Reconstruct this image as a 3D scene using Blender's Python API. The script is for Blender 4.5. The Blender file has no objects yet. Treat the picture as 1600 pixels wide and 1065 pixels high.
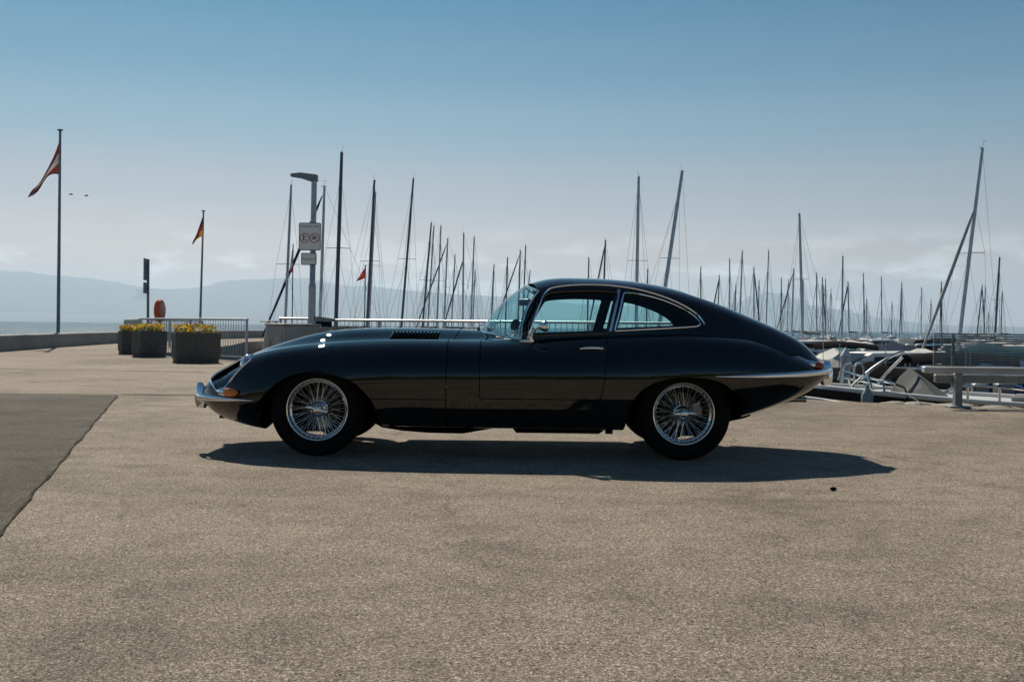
import bpy, bmesh, math, random
import numpy as np
from mathutils import Vector, Matrix
R = math.radians
PI = math.pi
rng = random.Random(7)
SC = bpy.context.scene
COL = SC.collection

# ------------------------------------------------------------------ camera, sky, sun, exposure
ROLL = R(0.7); FPX = 1762.0; CAMH = 0.875; V0 = 510.5
cam_d = bpy.data.cameras.new('camera'); cam = bpy.data.objects.new('camera', cam_d); COL.objects.link(cam)
cam.location = (0, 0, CAMH); cam.rotation_euler = (PI/2, -ROLL, 0)
cam_d.sensor_width = 36; cam_d.lens = 36*FPX/1600; cam_d.shift_y = -(532.5-V0)/1600
cam_d.clip_start = 0.05; cam_d.clip_end = 60000
SC.camera = cam
SUN_EL, SUN_AZ = R(42.0), R(-20.0)          # azimuth measured from +Y towards +X
world = bpy.data.worlds.new('World'); SC.world = world; world.use_nodes = True
nt = world.node_tree; nt.nodes.clear()
def wn(t, **k):
    n = nt.nodes.new(t)
    for a, b in k.items(): setattr(n, a, b)
    return n
out = wn('ShaderNodeOutputWorld'); bg = wn('ShaderNodeBackground'); sky = wn('ShaderNodeTexSky')
sky.sky_type = 'NISHITA'; sky.sun_disc = False; sky.sun_elevation = SUN_EL; sky.sun_rotation = SUN_AZ
sky.altitude = 400; sky.air_density = 1.0; sky.dust_density = 0.6; sky.ozone_density = 2.0
hs = wn('ShaderNodeHueSaturation'); hs.inputs['Saturation'].default_value = 1.0
tint = wn('ShaderNodeMix', data_type='RGBA', blend_type='MULTIPLY'); tint.inputs[0].default_value = 1
# graded like the photograph's air: pale and slightly rosy near the horizon, deep teal higher up, the same all the way round
# thin cloud bank low over the far shore: noise over direction, only at low elevations, the same all the way round
tc = wn('ShaderNodeTexCoord'); sep = wn('ShaderNodeSeparateXYZ'); nt.links.new(tc.outputs['Generated'], sep.inputs[0])
mp = wn('ShaderNodeMapping'); mp.inputs['Scale'].default_value = (12, 12, 46); nt.links.new(tc.outputs['Generated'], mp.inputs[0])
mp.inputs['Location'].default_value = (3.1, 0.4, 1.7)
nz = wn('ShaderNodeTexNoise'); nz.inputs['Scale'].default_value = 1.0; nz.inputs['Detail'].default_value = 7; nz.inputs['Roughness'].default_value = 0.55
nt.links.new(mp.outputs[0], nz.inputs['Vector'])
def ramp(stops, inp, interp='EASE'):
    r = wn('ShaderNodeValToRGB'); r.color_ramp.interpolation = interp
    e = r.color_ramp.elements
    while len(e) < len(stops): e.new(0.5)
    for k, (p, c) in enumerate(stops): e[k].position = p; e[k].color = (c, c, c, 1)
    nt.links.new(inp, r.inputs[0]); return r
gr = wn('ShaderNodeValToRGB'); gr.color_ramp.interpolation = 'EASE'; ge = gr.color_ramp.elements
GR = [(0.0, (.86, .62, .62)), (.03, (.88, .63, .61)), (.0626, (.92, .63, .56)), (.118, (.69, .585, .545)), (.173, (.44, .565, .57)), (.227, (.225, .485, .53)), (.28, (.08, .42, .505)), (.5, (.08, .33, .47)), (1.0, (.06, .25, .40))]
while len(ge) < len(GR): ge.new(.5)
for k_, (p_, c_) in enumerate(GR): ge[k_].position = p_; ge[k_].color = (*c_, 1)
nt.links.new(sep.outputs['Z'], gr.inputs[0]); nt.links.new(gr.outputs[0], tint.inputs[7])
win = ramp([(0.0, 0.55), (0.025, 0.9), (0.045, 1.0), (0.066, 0.35), (0.095, 0.0)], sep.outputs['Z'])
den = ramp([(0.47, 0.0), (0.62, 1.0)], nz.outputs['Fac'])
mulc = wn('ShaderNodeMath', operation='MULTIPLY'); nt.links.new(win.outputs[0], mulc.inputs[0]); nt.links.new(den.outputs[0], mulc.inputs[1])
mulk = wn('ShaderNodeMath', operation='MULTIPLY'); nt.links.new(mulc.outputs[0], mulk.inputs[0]); mulk.inputs[1].default_value = 0.75
cmix = wn('ShaderNodeMix', data_type='RGBA'); cmix.inputs[7].default_value = (14.5, 14.1, 13.6, 1)
nt.links.new(sky.outputs[0], hs.inputs['Color']); nt.links.new(hs.outputs[0], tint.inputs[6])
nt.links.new(mulk.outputs[0], cmix.inputs[0]); nt.links.new(tint.outputs[2], cmix.inputs[6])
nt.links.new(cmix.outputs[2], bg.inputs[0]); bg.inputs[1].default_value = 0.078
nt.links.new(bg.outputs[0], out.inputs[0])
sd = bpy.data.lights.new('sun', 'SUN'); sd.energy = 5.0; sd.angle = R(0.55); sd.color = (1.0, 0.90, 0.74)
sun = bpy.data.objects.new('sun', sd); COL.objects.link(sun); sun.location = (-10, 30, 40)
sdir = Vector((math.sin(SUN_AZ)*math.cos(SUN_EL), math.cos(SUN_AZ)*math.cos(SUN_EL), math.sin(SUN_EL)))
sun.rotation_euler = sdir.to_track_quat('Z', 'Y').to_euler()
vs = SC.view_settings; vs.view_transform = 'Standard'; vs.look = 'None'; vs.exposure = 0.22; vs.gamma = 1.0; vs.use_curve_mapping = False
SC.cycles.max_bounces = 10; SC.cycles.transparent_max_bounces = 24; SC.cycles.volume_bounces = 1
SC.cycles.caustics_reflective = False; SC.cycles.caustics_refractive = False

# ------------------------------------------------------------------ helpers
def at(u, v, Y):
    """world point at depth Y (metres from the lens) that a pixel of the 1600 px photograph was measured at"""
    cx = u-800; cy = -(v-V0)
    return Vector(((cx*math.cos(ROLL)-cy*math.sin(ROLL))/FPX*Y, Y, CAMH+(cx*math.sin(ROLL)+cy*math.cos(ROLL))/FPX*Y))

MATS = {}
def mat(name, col, rough=0.5, metal=0.0, **kw):
    if name in MATS: return MATS[name]
    m = bpy.data.materials.new(name); m.use_nodes = True; MATS[name] = m
    b = m.node_tree.nodes['Principled BSDF']
    b.inputs['Base Color'].default_value = (*col, 1); b.inputs['Roughness'].default_value = rough; b.inputs['Metallic'].default_value = metal
    for k, v in kw.items(): b.inputs[k.replace('_', ' ')].default_value = v
    return m
def noisy(name, c1, c2, scale, rough=0.6, metal=0.0, bump=0.0, detail=6, dist=0.02, rough2=None, lo=0.35, hi=0.65, coord='Object'):
    """principled material whose colour wanders between two values"""
    if name in MATS: return MATS[name]
    m = mat(name, c1, rough, metal); t = m.node_tree; b = t.nodes['Principled BSDF']
    c = t.nodes.new('ShaderNodeTexCoord'); n = t.nodes.new('ShaderNodeTexNoise'); n.inputs['Scale'].default_value = scale; n.inputs['Detail'].default_value = detail
    t.links.new(c.outputs[coord], n.inputs['Vector'])
    r = t.nodes.new('ShaderNodeValToRGB'); r.color_ramp.elements[0].position = lo; r.color_ramp.elements[1].position = hi
    r.color_ramp.elements[0].color = (*c1, 1); r.color_ramp.elements[1].color = (*c2, 1)
    t.links.new(n.outputs['Fac'], r.inputs[0]); t.links.new(r.outputs[0], b.inputs['Base Color'])
    if bump:
        bp = t.nodes.new('ShaderNodeBump'); bp.inputs['Strength'].default_value = bump; bp.inputs['Distance'].default_value = dist
        t.links.new(n.outputs['Fac'], bp.inputs['Height']); t.links.new(bp.outputs[0], b.inputs['Normal'])
    return m

def tag(o, label=None, cat=None, group=None, kind=None):
    if label: o['label'] = label
    if cat: o['category'] = cat
    if group: o['group'] = group
    if kind: o['kind'] = kind
    return o
def empty(name, loc=(0, 0, 0), rz=0.0, parent=None):
    o = bpy.data.objects.new(name, None); COL.objects.link(o); o.location = loc; o.rotation_euler = (0, 0, rz)
    o.empty_display_size = 0.1
    if parent: o.parent = parent
    return o
def link_mesh(name, me, m=None, parent=None, loc=None, rot=None):
    o = bpy.data.objects.new(name, me); COL.objects.link(o)
    if m and not me.materials: me.materials.append(m)
    if parent: o.parent = parent
    if loc is not None: o.location = loc
    if rot is not None: o.rotation_euler = rot
    return o
def sharpen(me, ang=40):
    """smooth faces, hard edges past an angle"""
    me.polygons.foreach_set('use_smooth', [True]*len(me.polygons))
    bm = bmesh.new(); bm.from_mesh(me); a = R(ang)
    for e in bm.edges:
        e.smooth = not (len(e.link_faces) != 2 or e.calc_face_angle(0) > a)
    bm.to_mesh(me); bm.free()

class MB:
    """collects shapes into one mesh"""
    def __init__(s): s.v = []; s.f = []
    def add(s, v, f):
        k = len(s.v); s.v += [tuple(p) for p in v]; s.f += [tuple(i+k for i in q) for q in f]; return s
    def box(s, c, d, rz=0.0, bev=0.0):
        x, y, z = d[0]/2, d[1]/2, d[2]/2; cs, sn = math.cos(rz), math.sin(rz)
        if bev <= 0:
            pts = [(sx*x, sy*y, sz*z) for sz in (-1, 1) for sx, sy in ((-1, -1), (1, -1), (1, 1), (-1, 1))]
            fs = [(3, 2, 1, 0), (4, 5, 6, 7), (0, 1, 5, 4), (1, 2, 6, 5), (2, 3, 7, 6), (3, 0, 4, 7)]
        else:
            b = min(bev, x*.9, y*.9, z*.9); pts = []; fs = []
            rings = [(-z, b), (-z+b, 0), (z-b, 0), (z, b)]
            for zz, ins in rings:
                xx, yy = x-ins, y-ins; c2 = b*.6 if ins == 0 else b*.3
                pts += [(-xx+c2, -yy, zz), (xx-c2, -yy, zz), (xx, -yy+c2, zz), (xx, yy-c2, zz), (xx-c2, yy, zz), (-xx+c2, yy, zz), (-xx, yy-c2, zz), (-xx, -yy+c2, zz)]
            for k in range(3):
                for j in range(8): fs.append((k*8+j, k*8+(j+1) % 8, k*8+8+(j+1) % 8, k*8+8+j))
            fs.append(tuple(range(7, -1, -1))); fs.append(tuple(range(24, 32)))
        return s.add([(c[0]+p[0]*cs-p[1]*sn, c[1]+p[0]*sn+p[1]*cs, c[2]+p[2]) for p in pts], fs)
    def tube(s, path, r, n=8, cap=True, flat=1.0, up=None):
        path = [Vector(p) for p in path]; m = len(path)
        rr = r if isinstance(r, (list, tuple)) else [r]*m
        vs_, fs = [], []; prev = None
        for i, p in enumerate(path):
            t = (path[min(i+1, m-1)]-path[max(i-1, 0)]).normalized()
            if prev is None:
                ref = Vector(up) if up else (Vector((0, 0, 1)) if abs(t.z) < 0.9 else Vector((1, 0, 0)))
                a = t.cross(ref).normalized()
            else:
                a = (prev-t*prev.dot(t)).normalized()
            prev = a; b = a.cross(t)
            for k in range(n):
                w = 2*PI*k/n
                vs_.append(p+(a*math.cos(w)*flat+b*math.sin(w))*rr[i])
        for i in range(m-1):
            for k in range(n):
                fs.append((i*n+k, i*n+(k+1) % n, (i+1)*n+(k+1) % n, (i+1)*n+k))
        if cap: fs.append(tuple(range(n-1, -1, -1))); fs.append(tuple((m-1)*n+k for k in range(n)))
        return s.add(vs_, fs)
    def lathe(s, prof, n=48, axis='z', c=(0, 0, 0), close=False):
        vs_, fs = [], []; m = len(prof)
        for r, h in prof:
            for k in range(n):
                w = 2*PI*k/n; p = (r*math.cos(w), r*math.sin(w), h)
                if axis == 'y': p = (p[0], p[2], p[1])
                if axis == 'x': p = (p[2], p[0], p[1])
                vs_.append((p[0]+c[0], p[1]+c[1], p[2]+c[2]))
        for i in range(m-1 if not close else m):
            j = (i+1) % m
            for k in range(n):
                q = (i*n+k, i*n+(k+1) % n, j*n+(k+1) % n, j*n+k)
                fs.append(q if axis != 'y' else q[::-1])
        return s.add(vs_, fs)
    def prism(s, poly, z0, z1):
        n = len(poly); vs_ = [(x, y, z0) for x, y in poly]+[(x, y, z1) for x, y in poly]
        fs = [tuple(range(n-1, -1, -1)), tuple(range(n, 2*n))]+[(i, (i+1) % n, n+(i+1) % n, n+i) for i in range(n)]
        return s.add(vs_, fs)
    def ball(s, c, r, n=12, m=8, sc=(1, 1, 1)):
        vs_ = [(c[0], c[1], c[2]-r*sc[2])]; fs = []
        for i in range(1, m):
            a = -PI/2+PI*i/m
            for k in range(n):
                w = 2*PI*k/n; vs_.append((c[0]+r*sc[0]*math.cos(a)*math.cos(w), c[1]+r*sc[1]*math.cos(a)*math.sin(w), c[2]+r*sc[2]*math.sin(a)))
        vs_.append((c[0], c[1], c[2]+r*sc[2])); top = len(vs_)-1
        for k in range(n): fs.append((0, 1+(k+1) % n, 1+k)); fs.append((top, top-n+k, top-n+(k+1) % n))
        for i in range(m-2):
            for k in range(n): a = 1+i*n; fs.append((a+k, a+(k+1) % n, a+n+(k+1) % n, a+n+k))
        return s.add(vs_, fs)
    def grid(s, rows):
        n = len(rows[0]); m = len(rows)
        return s.add([p for r in rows for p in r], [(i*n+j, i*n+j+1, (i+1)*n+j+1, (i+1)*n+j) for i in range(m-1) for j in range(n-1)])
    def mesh(s, name, m=None, smooth=True, ang=40):
        me = bpy.data.meshes.new(name); me.from_pydata(s.v, [], s.f); me.update()
        if m: me.materials.append(m)
        if smooth: sharpen(me, ang)
        return me
    def build(s, name, m, parent=None, loc=None, rot=None, smooth=True, ang=40):
        return link_mesh(name, s.mesh(name, m, smooth, ang), None, parent, loc, rot)

def cspl(xs, ys, xq):
    """natural cubic spline, ys may be (n,k)"""
    xs = np.asarray(xs, float); ys = np.asarray(ys, float); xq = np.atleast_1d(np.asarray(xq, float)); n = len(xs)
    sh = ys.shape[1:]; y = ys.reshape(n, -1); h = np.diff(xs); A = np.eye(n); B = np.zeros_like(y)
    for i in range(1, n-1):
        A[i, i-1] = h[i-1]; A[i, i] = 2*(h[i-1]+h[i]); A[i, i+1] = h[i]
        B[i] = 6*((y[i+1]-y[i])/h[i]-(y[i]-y[i-1])/h[i-1])
    M = np.linalg.solve(A, B); k = np.clip(np.searchsorted(xs, xq)-1, 0, n-2); d = xq-xs[k]; hk = h[k]
    e = xs[k+1]-xq
    out_ = (M[k]*(e**3)[:, None]+M[k+1]*(d**3)[:, None])/(6*hk)[:, None]+(y[k]/hk[:, None]-M[k]*hk[:, None]/6)*e[:, None]+(y[k+1]/hk[:, None]-M[k+1]*hk[:, None]/6)*d[:, None]
    return out_.reshape((len(xq),)+sh)
def smooth_loop(pts, per=8):
    """closed Catmull-Rom through points"""
    P = [np.array(p, float) for p in pts]; n = len(P); o = []
    for i in range(n):
        a, b, c, d = P[i-1], P[i], P[(i+1) % n], P[(i+2) % n]
        for k in range(per):
            t = k/per; o.append(.5*((2*b)+(c-a)*t+(2*a-5*b+4*c-d)*t*t+(3*b-a-3*c+d)*t**3))
    return np.array(o)
def smooth_line(pts, per=8):
    P = [np.array(p, float) for p in pts]; n = len(P); o = []
    for i in range(n-1):
        a, b, c, d = P[max(i-1, 0)], P[i], P[i+1], P[min(i+2, n-1)]
        for k in range(per):
            t = k/per; o.append(.5*((2*b)+(c-a)*t+(2*a-5*b+4*c-d)*t*t+(3*b-a-3*c+d)*t**3))
    o.append(P[-1]); return np.array(o)
def sdf_poly(p, poly):
    """signed distance (negative inside) of points p (n,2) to a closed polygon"""
    poly = np.asarray(poly, float); a = poly; b = np.roll(poly, -1, 0); best = np.full(len(p), 1e9); ins = np.zeros(len(p), bool)
    for i in range(len(a)):
        e = b[i]-a[i]; w = p-a[i]; t = np.clip((w@e)/max(e@e, 1e-12), 0, 1); d = w-np.outer(t, e)
        best = np.minimum(best, (d*d).sum(1))
        c = ((a[i, 1] > p[:, 1]) != (b[i, 1] > p[:, 1]))
        if abs(e[1]) > 1e-12: ins ^= c & (p[:, 0] < e[0]*(p[:, 1]-a[i, 1])/e[1]+a[i, 0])
    d = np.sqrt(best); return np.where(ins, -d, d)

# ------------------------------------------------------------------ quay, lake
def asphalt(name, base, dark, light, sc=1.0):
    m = mat(name, base, 0.72); t = m.node_tree; b = t.nodes['Principled BSDF']; L = t.links.new
    def N(k, **kw):
        n = t.nodes.new(k)
        for a_, c_ in kw.items():
            if a_ in n.inputs: n.inputs[a_].default_value = c_
            else: setattr(n, a_, c_)
        return n
    c = N('ShaderNodeTexCoord'); P = c.outputs['Object']
    v1 = N('ShaderNodeTexVoronoi', Scale=185.0*sc); v2 = N('ShaderNodeTexNoise', Scale=230.0*sc, Detail=5.0, Roughness=.75); n1 = N('ShaderNodeTexNoise', Scale=0.55, Detail=8.0, Roughness=.6)
    n2 = N('ShaderNodeTexNoise', Scale=38.0, Detail=5.0, Roughness=.7); n3 = N('ShaderNodeTexNoise', Scale=4.0, Detail=6.0)
    for n in (v1, v2, n1, n2, n3): L(P, n.inputs['Vector'])
    def rmp(inp, s):
        r = N('ShaderNodeValToRGB'); e = r.color_ramp.elements
        while len(e) < len(s): e.new(.5)
        for k, (p, q) in enumerate(s): e[k].position = p; e[k].color = (*q, 1)
        L(inp, r.inputs[0]); return r.outputs[0]
    g = lambda x: (x, x, x)
    sepc = N('ShaderNodeSeparateColor'); L(v1.outputs['Color'], sepc.inputs[0])
    stone = rmp(sepc.outputs[0], [(0, dark), (.35, base), (.8, base), (.97, light)])
    gap = rmp(v1.outputs['Distance'], [(.0, g(1.12)), (.45, g(1.0)), (.75, g(.52))])
    def mul(a_, b_, f=1.0):
        mx = N('ShaderNodeMix', data_type='RGBA', blend_type='MULTIPLY'); mx.inputs[0].default_value = f; L(a_, mx.inputs[6]); L(b_, mx.inputs[7]); return mx.outputs[2]
    col = mul(stone, gap, .8)
    col = mul(col, rmp(n2.outputs['Fac'], [(.3, g(.66)), (.5, g(1.0)), (.72, g(1.2))]), .8)
    col = mul(col, rmp(v2.outputs['Fac'], [(.30, g(.30)), (.43, g(.92)), (.6, g(1.0)), (.72, g(1.55))]), .9)
    col = mul(col, rmp(n1.outputs['Fac'], [(.28, g(.70)), (.46, g(.98)), (.7, g(1.10))]))
    col = mul(col, rmp(n3.outputs['Fac'], [(.3, g(.84)), (.55, g(1.02)), (.75, g(1.1))]))
    n4 = N('ShaderNodeTexNoise', Scale=.16, Detail=5.0, Roughness=.62, Distortion=.6); n5 = N('ShaderNodeTexNoise', Scale=1.3, Detail=7.0, Roughness=.65, Distortion=1.2)
    mps = N('ShaderNodeMapping'); mps.inputs['Scale'].default_value = (.35, 1.6, 1); mps.inputs['Rotation'].default_value = (0, 0, .25); L(P, mps.inputs[0]); n6 = N('ShaderNodeTexNoise', Scale=.8, Detail=5.0, Roughness=.6)
    L(P, n4.inputs['Vector']); L(P, n5.inputs['Vector']); L(mps.outputs[0], n6.inputs['Vector'])
    col = mul(col, rmp(n4.outputs['Fac'], [(.33, g(.62)), (.47, g(.96)), (.62, g(1.08))]))
    col = mul(col, rmp(n5.outputs['Fac'], [(.30, g(.60)), (.42, g(.97)), (.6, g(1.0)), (.75, g(1.12))]), .8)
    col = mul(col, rmp(n6.outputs['Fac'], [(.30, g(.74)), (.44, g(1.0)), (.7, g(1.05))]), .8)
    dn = N('ShaderNodeTexNoise', Scale=2.2, Detail=6.0); L(P, dn.inputs['Vector']); va = N('ShaderNodeVectorMath', operation='MULTIPLY_ADD'); va.inputs[1].default_value = (.35, .35, 0); L(dn.outputs['Color'], va.inputs[0]); L(P, va.inputs[2])
    vc = N('ShaderNodeTexVoronoi', Scale=.42, feature='DISTANCE_TO_EDGE'); L(va.outputs[0], vc.inputs['Vector'])
    crack = rmp(vc.outputs['Distance'], [(.0, g(0)), (.0035, g(.2)), (.007, g(1))]); msk = rmp(n6.outputs['Fac'], [(.50, g(0)), (.58, g(1))])
    mxx = N('ShaderNodeMix', data_type='RGBA'); mxx.inputs[6].default_value = (1, 1, 1, 1); L(msk, mxx.inputs[0]); L(crack, mxx.inputs[7])
    col = mul(col, mxx.outputs[2], .30)
    L(col, b.inputs['Base Color'])
    ad = N('ShaderNodeMath', operation='ADD'); ml = N('ShaderNodeMath', operation='MULTIPLY'); ml.inputs[1].default_value = -1.2
    ml.inputs[1].default_value = -.35; L(v1.outputs['Distance'], ml.inputs[0]); L(ml.outputs[0], ad.inputs[0]); L(v2.outputs['Fac'], ad.inputs[1])
    bp = N('ShaderNodeBump', Strength=.75, Distance=.006); L(ad.outputs[0], bp.inputs['Height']); L(bp.outputs[0], b.inputs['Normal'])
    b.inputs['Specular IOR Level'].default_value = .03
    return m
M_ASPH = asphalt('tan_asphalt', (.345, .294, .238), (.075, .066, .056), (.70, .63, .54))
M_ASPH2 = asphalt('grey_asphalt', (.118, .106, .090), (.04, .037, .033), (.28, .255, .22))
M_CONC = noisy('quay_concrete', (.20, .195, .185), (.32, .30, .275), 1.4, .8, bump=.15)
M_WALLC = noisy('parapet_concrete', (.17, .175, .18), (.26, .26, .255), .9, .8, bump=.2)
WATER_Z = -1.25
# outline of the made ground: seaward parapet line on the left, basin edge on the right
SEA = [(-13.4, -30), (-13.4, 2), (-13.3, 14), (-13.6, 23), (-14.3, 31.6), (-15.35, 39.1), (-16.3, 48), (-16.4, 58), (-15.6, 68.6), (-12.5, 84), (-7, 100)]
SEA = [tuple(p) for p in smooth_line(SEA, 4)]
INNER = [(-5.6, 96), (-10, 78), (-12.3, 64), (-12.7, 53.5), (-11.2, 45), (-10.3, 36.5), (-9.7, 30.3), (-6.05, 26.1), (-3.3, 24.6), (2.9, 20.2), (3.6, 15.6), (4.3, 13.9), (6.2, 13.05), (9, 12.6), (30, 12.2), (30, -30)]
k = MB(); k.prism(SEA+INNER, -3.0, 0.0); QUAY = tag(k.build('quay_ground', M_ASPH, smooth=False), kind='structure')
PATCH = [(-1.32, 2.0), (-2.1, 4.66), (-4.72, 13.55), (-12.9, 13.75), (-12.9, 2.0)]
pp = []
for a_, b_ in zip(PATCH, PATCH[1:]+PATCH[:1]):
    n = 130 if abs(a_[0]) < 5 and abs(b_[0]) < 5 else 2
    for i in range(n):
        t = i/n; j = (.004*math.sin(i*.21+a_[1]*3)+(rng.random()-.5)*.008) if n > 2 else 0
        pp.append((a_[0]+(b_[0]-a_[0])*t+j, a_[1]+(b_[1]-a_[1])*t+j*.4))
k = MB(); k.add([(x, y, .004) for x, y in pp], [tuple(range(len(pp)))]); tag(k.build('asphalt_patch', M_ASPH2, smooth=False), kind='structure')
EDGE = [q for q in pp if q[0] > -4.9 and q[1] < 13.5]
M_TAR = noisy('tar_seam', (.05, .047, .043), (.10, .092, .082), 9, .95)
M_TAR.node_tree.nodes['Principled BSDF'].inputs['Specular IOR Level'].default_value = 0.0
for n_, pts in (('front', [(-4.7, 13.60), (-1, 13.66), (3.5, 13.75)]), ('rear', [(-12.5, 20.6), (-7.2, 20.25), (-3.5, 19.7), (1.5, 19.2)])):
    ln = smooth_line(pts, 14); w = .030
    k = MB(); k.grid([[(x, y-w*(.6+rng.random()), .0075), (x, y+w*(.6+rng.random()), .0075)] for x, y in ln]); tag(k.build('tar_seam', M_TAR, smooth=False), kind='structure')
# lake out to the far shore
mw = mat('lake_water', (.004, .06, .105), .22, 0.0, IOR=1.33, Specular_IOR_Level=.06); t = mw.node_tree; b = t.nodes['Principled BSDF']
c = t.nodes.new('ShaderNodeTexCoord'); n = t.nodes.new('ShaderNodeTexNoise'); n.inputs['Scale'].default_value = .9; n.inputs['Detail'].default_value = 8; n.inputs['Roughness'].default_value = .6
mpn = t.nodes.new('ShaderNodeMapping'); mpn.inputs['Scale'].default_value = (.55, 1.0, 1); t.links.new(c.outputs['Object'], mpn.inputs[0]); t.links.new(mpn.outputs[0], n.inputs['Vector'])
bp = t.nodes.new('ShaderNodeBump'); bp.inputs['Strength'].default_value = 1.0; bp.inputs['Distance'].default_value = .35
t.links.new(n.outputs['Fac'], bp.inputs['Height']); t.links.new(bp.outputs[0], b.inputs['Normal'])
k = MB(); k.add([(-20000, -3000, WATER_Z), (20000, -3000, WATER_Z), (20000, 15500, WATER_Z), (-20000, 15500, WATER_Z)], [(0, 1, 2, 3)]); tag(k.build('lake_water', mw, smooth=False), kind='structure')

k = MB(); k.grid([[(x-.006-.004*math.sin(i_*.7), y, .0075), (x+.006+.006*math.sin(i_*.45+1)+.004*rng.random(), y, .0075)] for i_, (x, y) in enumerate(EDGE)]); tag(k.build('tar_seam', M_TAR, smooth=False), kind='structure')

# ------------------------------------------------------------------ the car
CAR = empty('coupe_car', (0.0, 8.18, 0.0))
tag(CAR, 'black vintage sports coupe with chrome wire wheels parked side-on on the quay', 'car')
M_PAINT = mat('black_paint', (0.0027, 0.0028, 0.0032), 0.5, 0.0, Coat_Weight=1.0, Coat_Roughness=0.008, Coat_IOR=1.62, Specular_IOR_Level=0.0)
M_CHROME = mat('chrome', (0.88, 0.88, 0.88), 0.06, 1.0)
M_CHROME2 = mat('wheel_chrome', (0.92, 0.90, 0.86), 0.12, 1.0)
M_RUBBER = noisy('tyre_rubber', (0.005, 0.005, 0.0055), (0.009, 0.009, 0.009), 60, 0.8)
M_RUBBER.node_tree.nodes['Principled BSDF'].inputs['Specular IOR Level'].default_value = .15
M_BLACK = mat('black_trim', (0.006, 0.006, 0.007), 0.5)
M_UNDER = mat('underbody_and_shade_black', (0.003, 0.003, 0.003), 0.9, Specular_IOR_Level=0.0)
M_SEAT = mat('black_leather', (0.012, 0.011, 0.011), 0.45)
M_AMBER = mat('amber_lens', (0.80, 0.22, 0.03), 0.18, 0.0, Coat_Weight=0.6)
M_RED = mat('red_lens', (0.32, 0.03, 0.02), 0.15, 0.0, Coat_Weight=0.6)
M_LENS = mat('headlamp_lens', (0.75, 0.78, 0.85), 0.08, 0.85)
def glass_mat(name, col, ior=1.5):
    m = bpy.data.materials.new(name); m.use_nodes = True; t = m.node_tree; t.nodes.clear()
    o = t.nodes.new('ShaderNodeOutputMaterial'); mx = t.nodes.new('ShaderNodeMixShader'); lw = t.nodes.new('ShaderNodeLayerWeight'); lw.inputs[0].default_value = .5
    pw = t.nodes.new('ShaderNodeMath'); pw.operation = 'POWER'; pw.inputs[1].default_value = 5; t.links.new(lw.outputs['Facing'], pw.inputs[0])
    fr = t.nodes.new('ShaderNodeMath'); fr.operation = 'MULTIPLY_ADD'; fr.inputs[1].default_value = .88; fr.inputs[2].default_value = .045; t.links.new(pw.outputs[0], fr.inputs[0])
    tr = t.nodes.new('ShaderNodeBsdfTransparent'); tr.inputs[0].default_value = (*col, 1)
    gl = t.nodes.new('ShaderNodeBsdfGlossy'); gl.inputs['Roughness'].default_value = 0.01
    t.links.new(fr.outputs[0], mx.inputs[0]); t.links.new(tr.outputs[0], mx.inputs[1]); t.links.new(gl.outputs[0], mx.inputs[2]); t.links.new(mx.outputs[0], o.inputs[0])
    MATS[name] = m; return m
M_GLASS = glass_mat('tinted_glass', (0.70, 0.91, 0.92))

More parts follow.
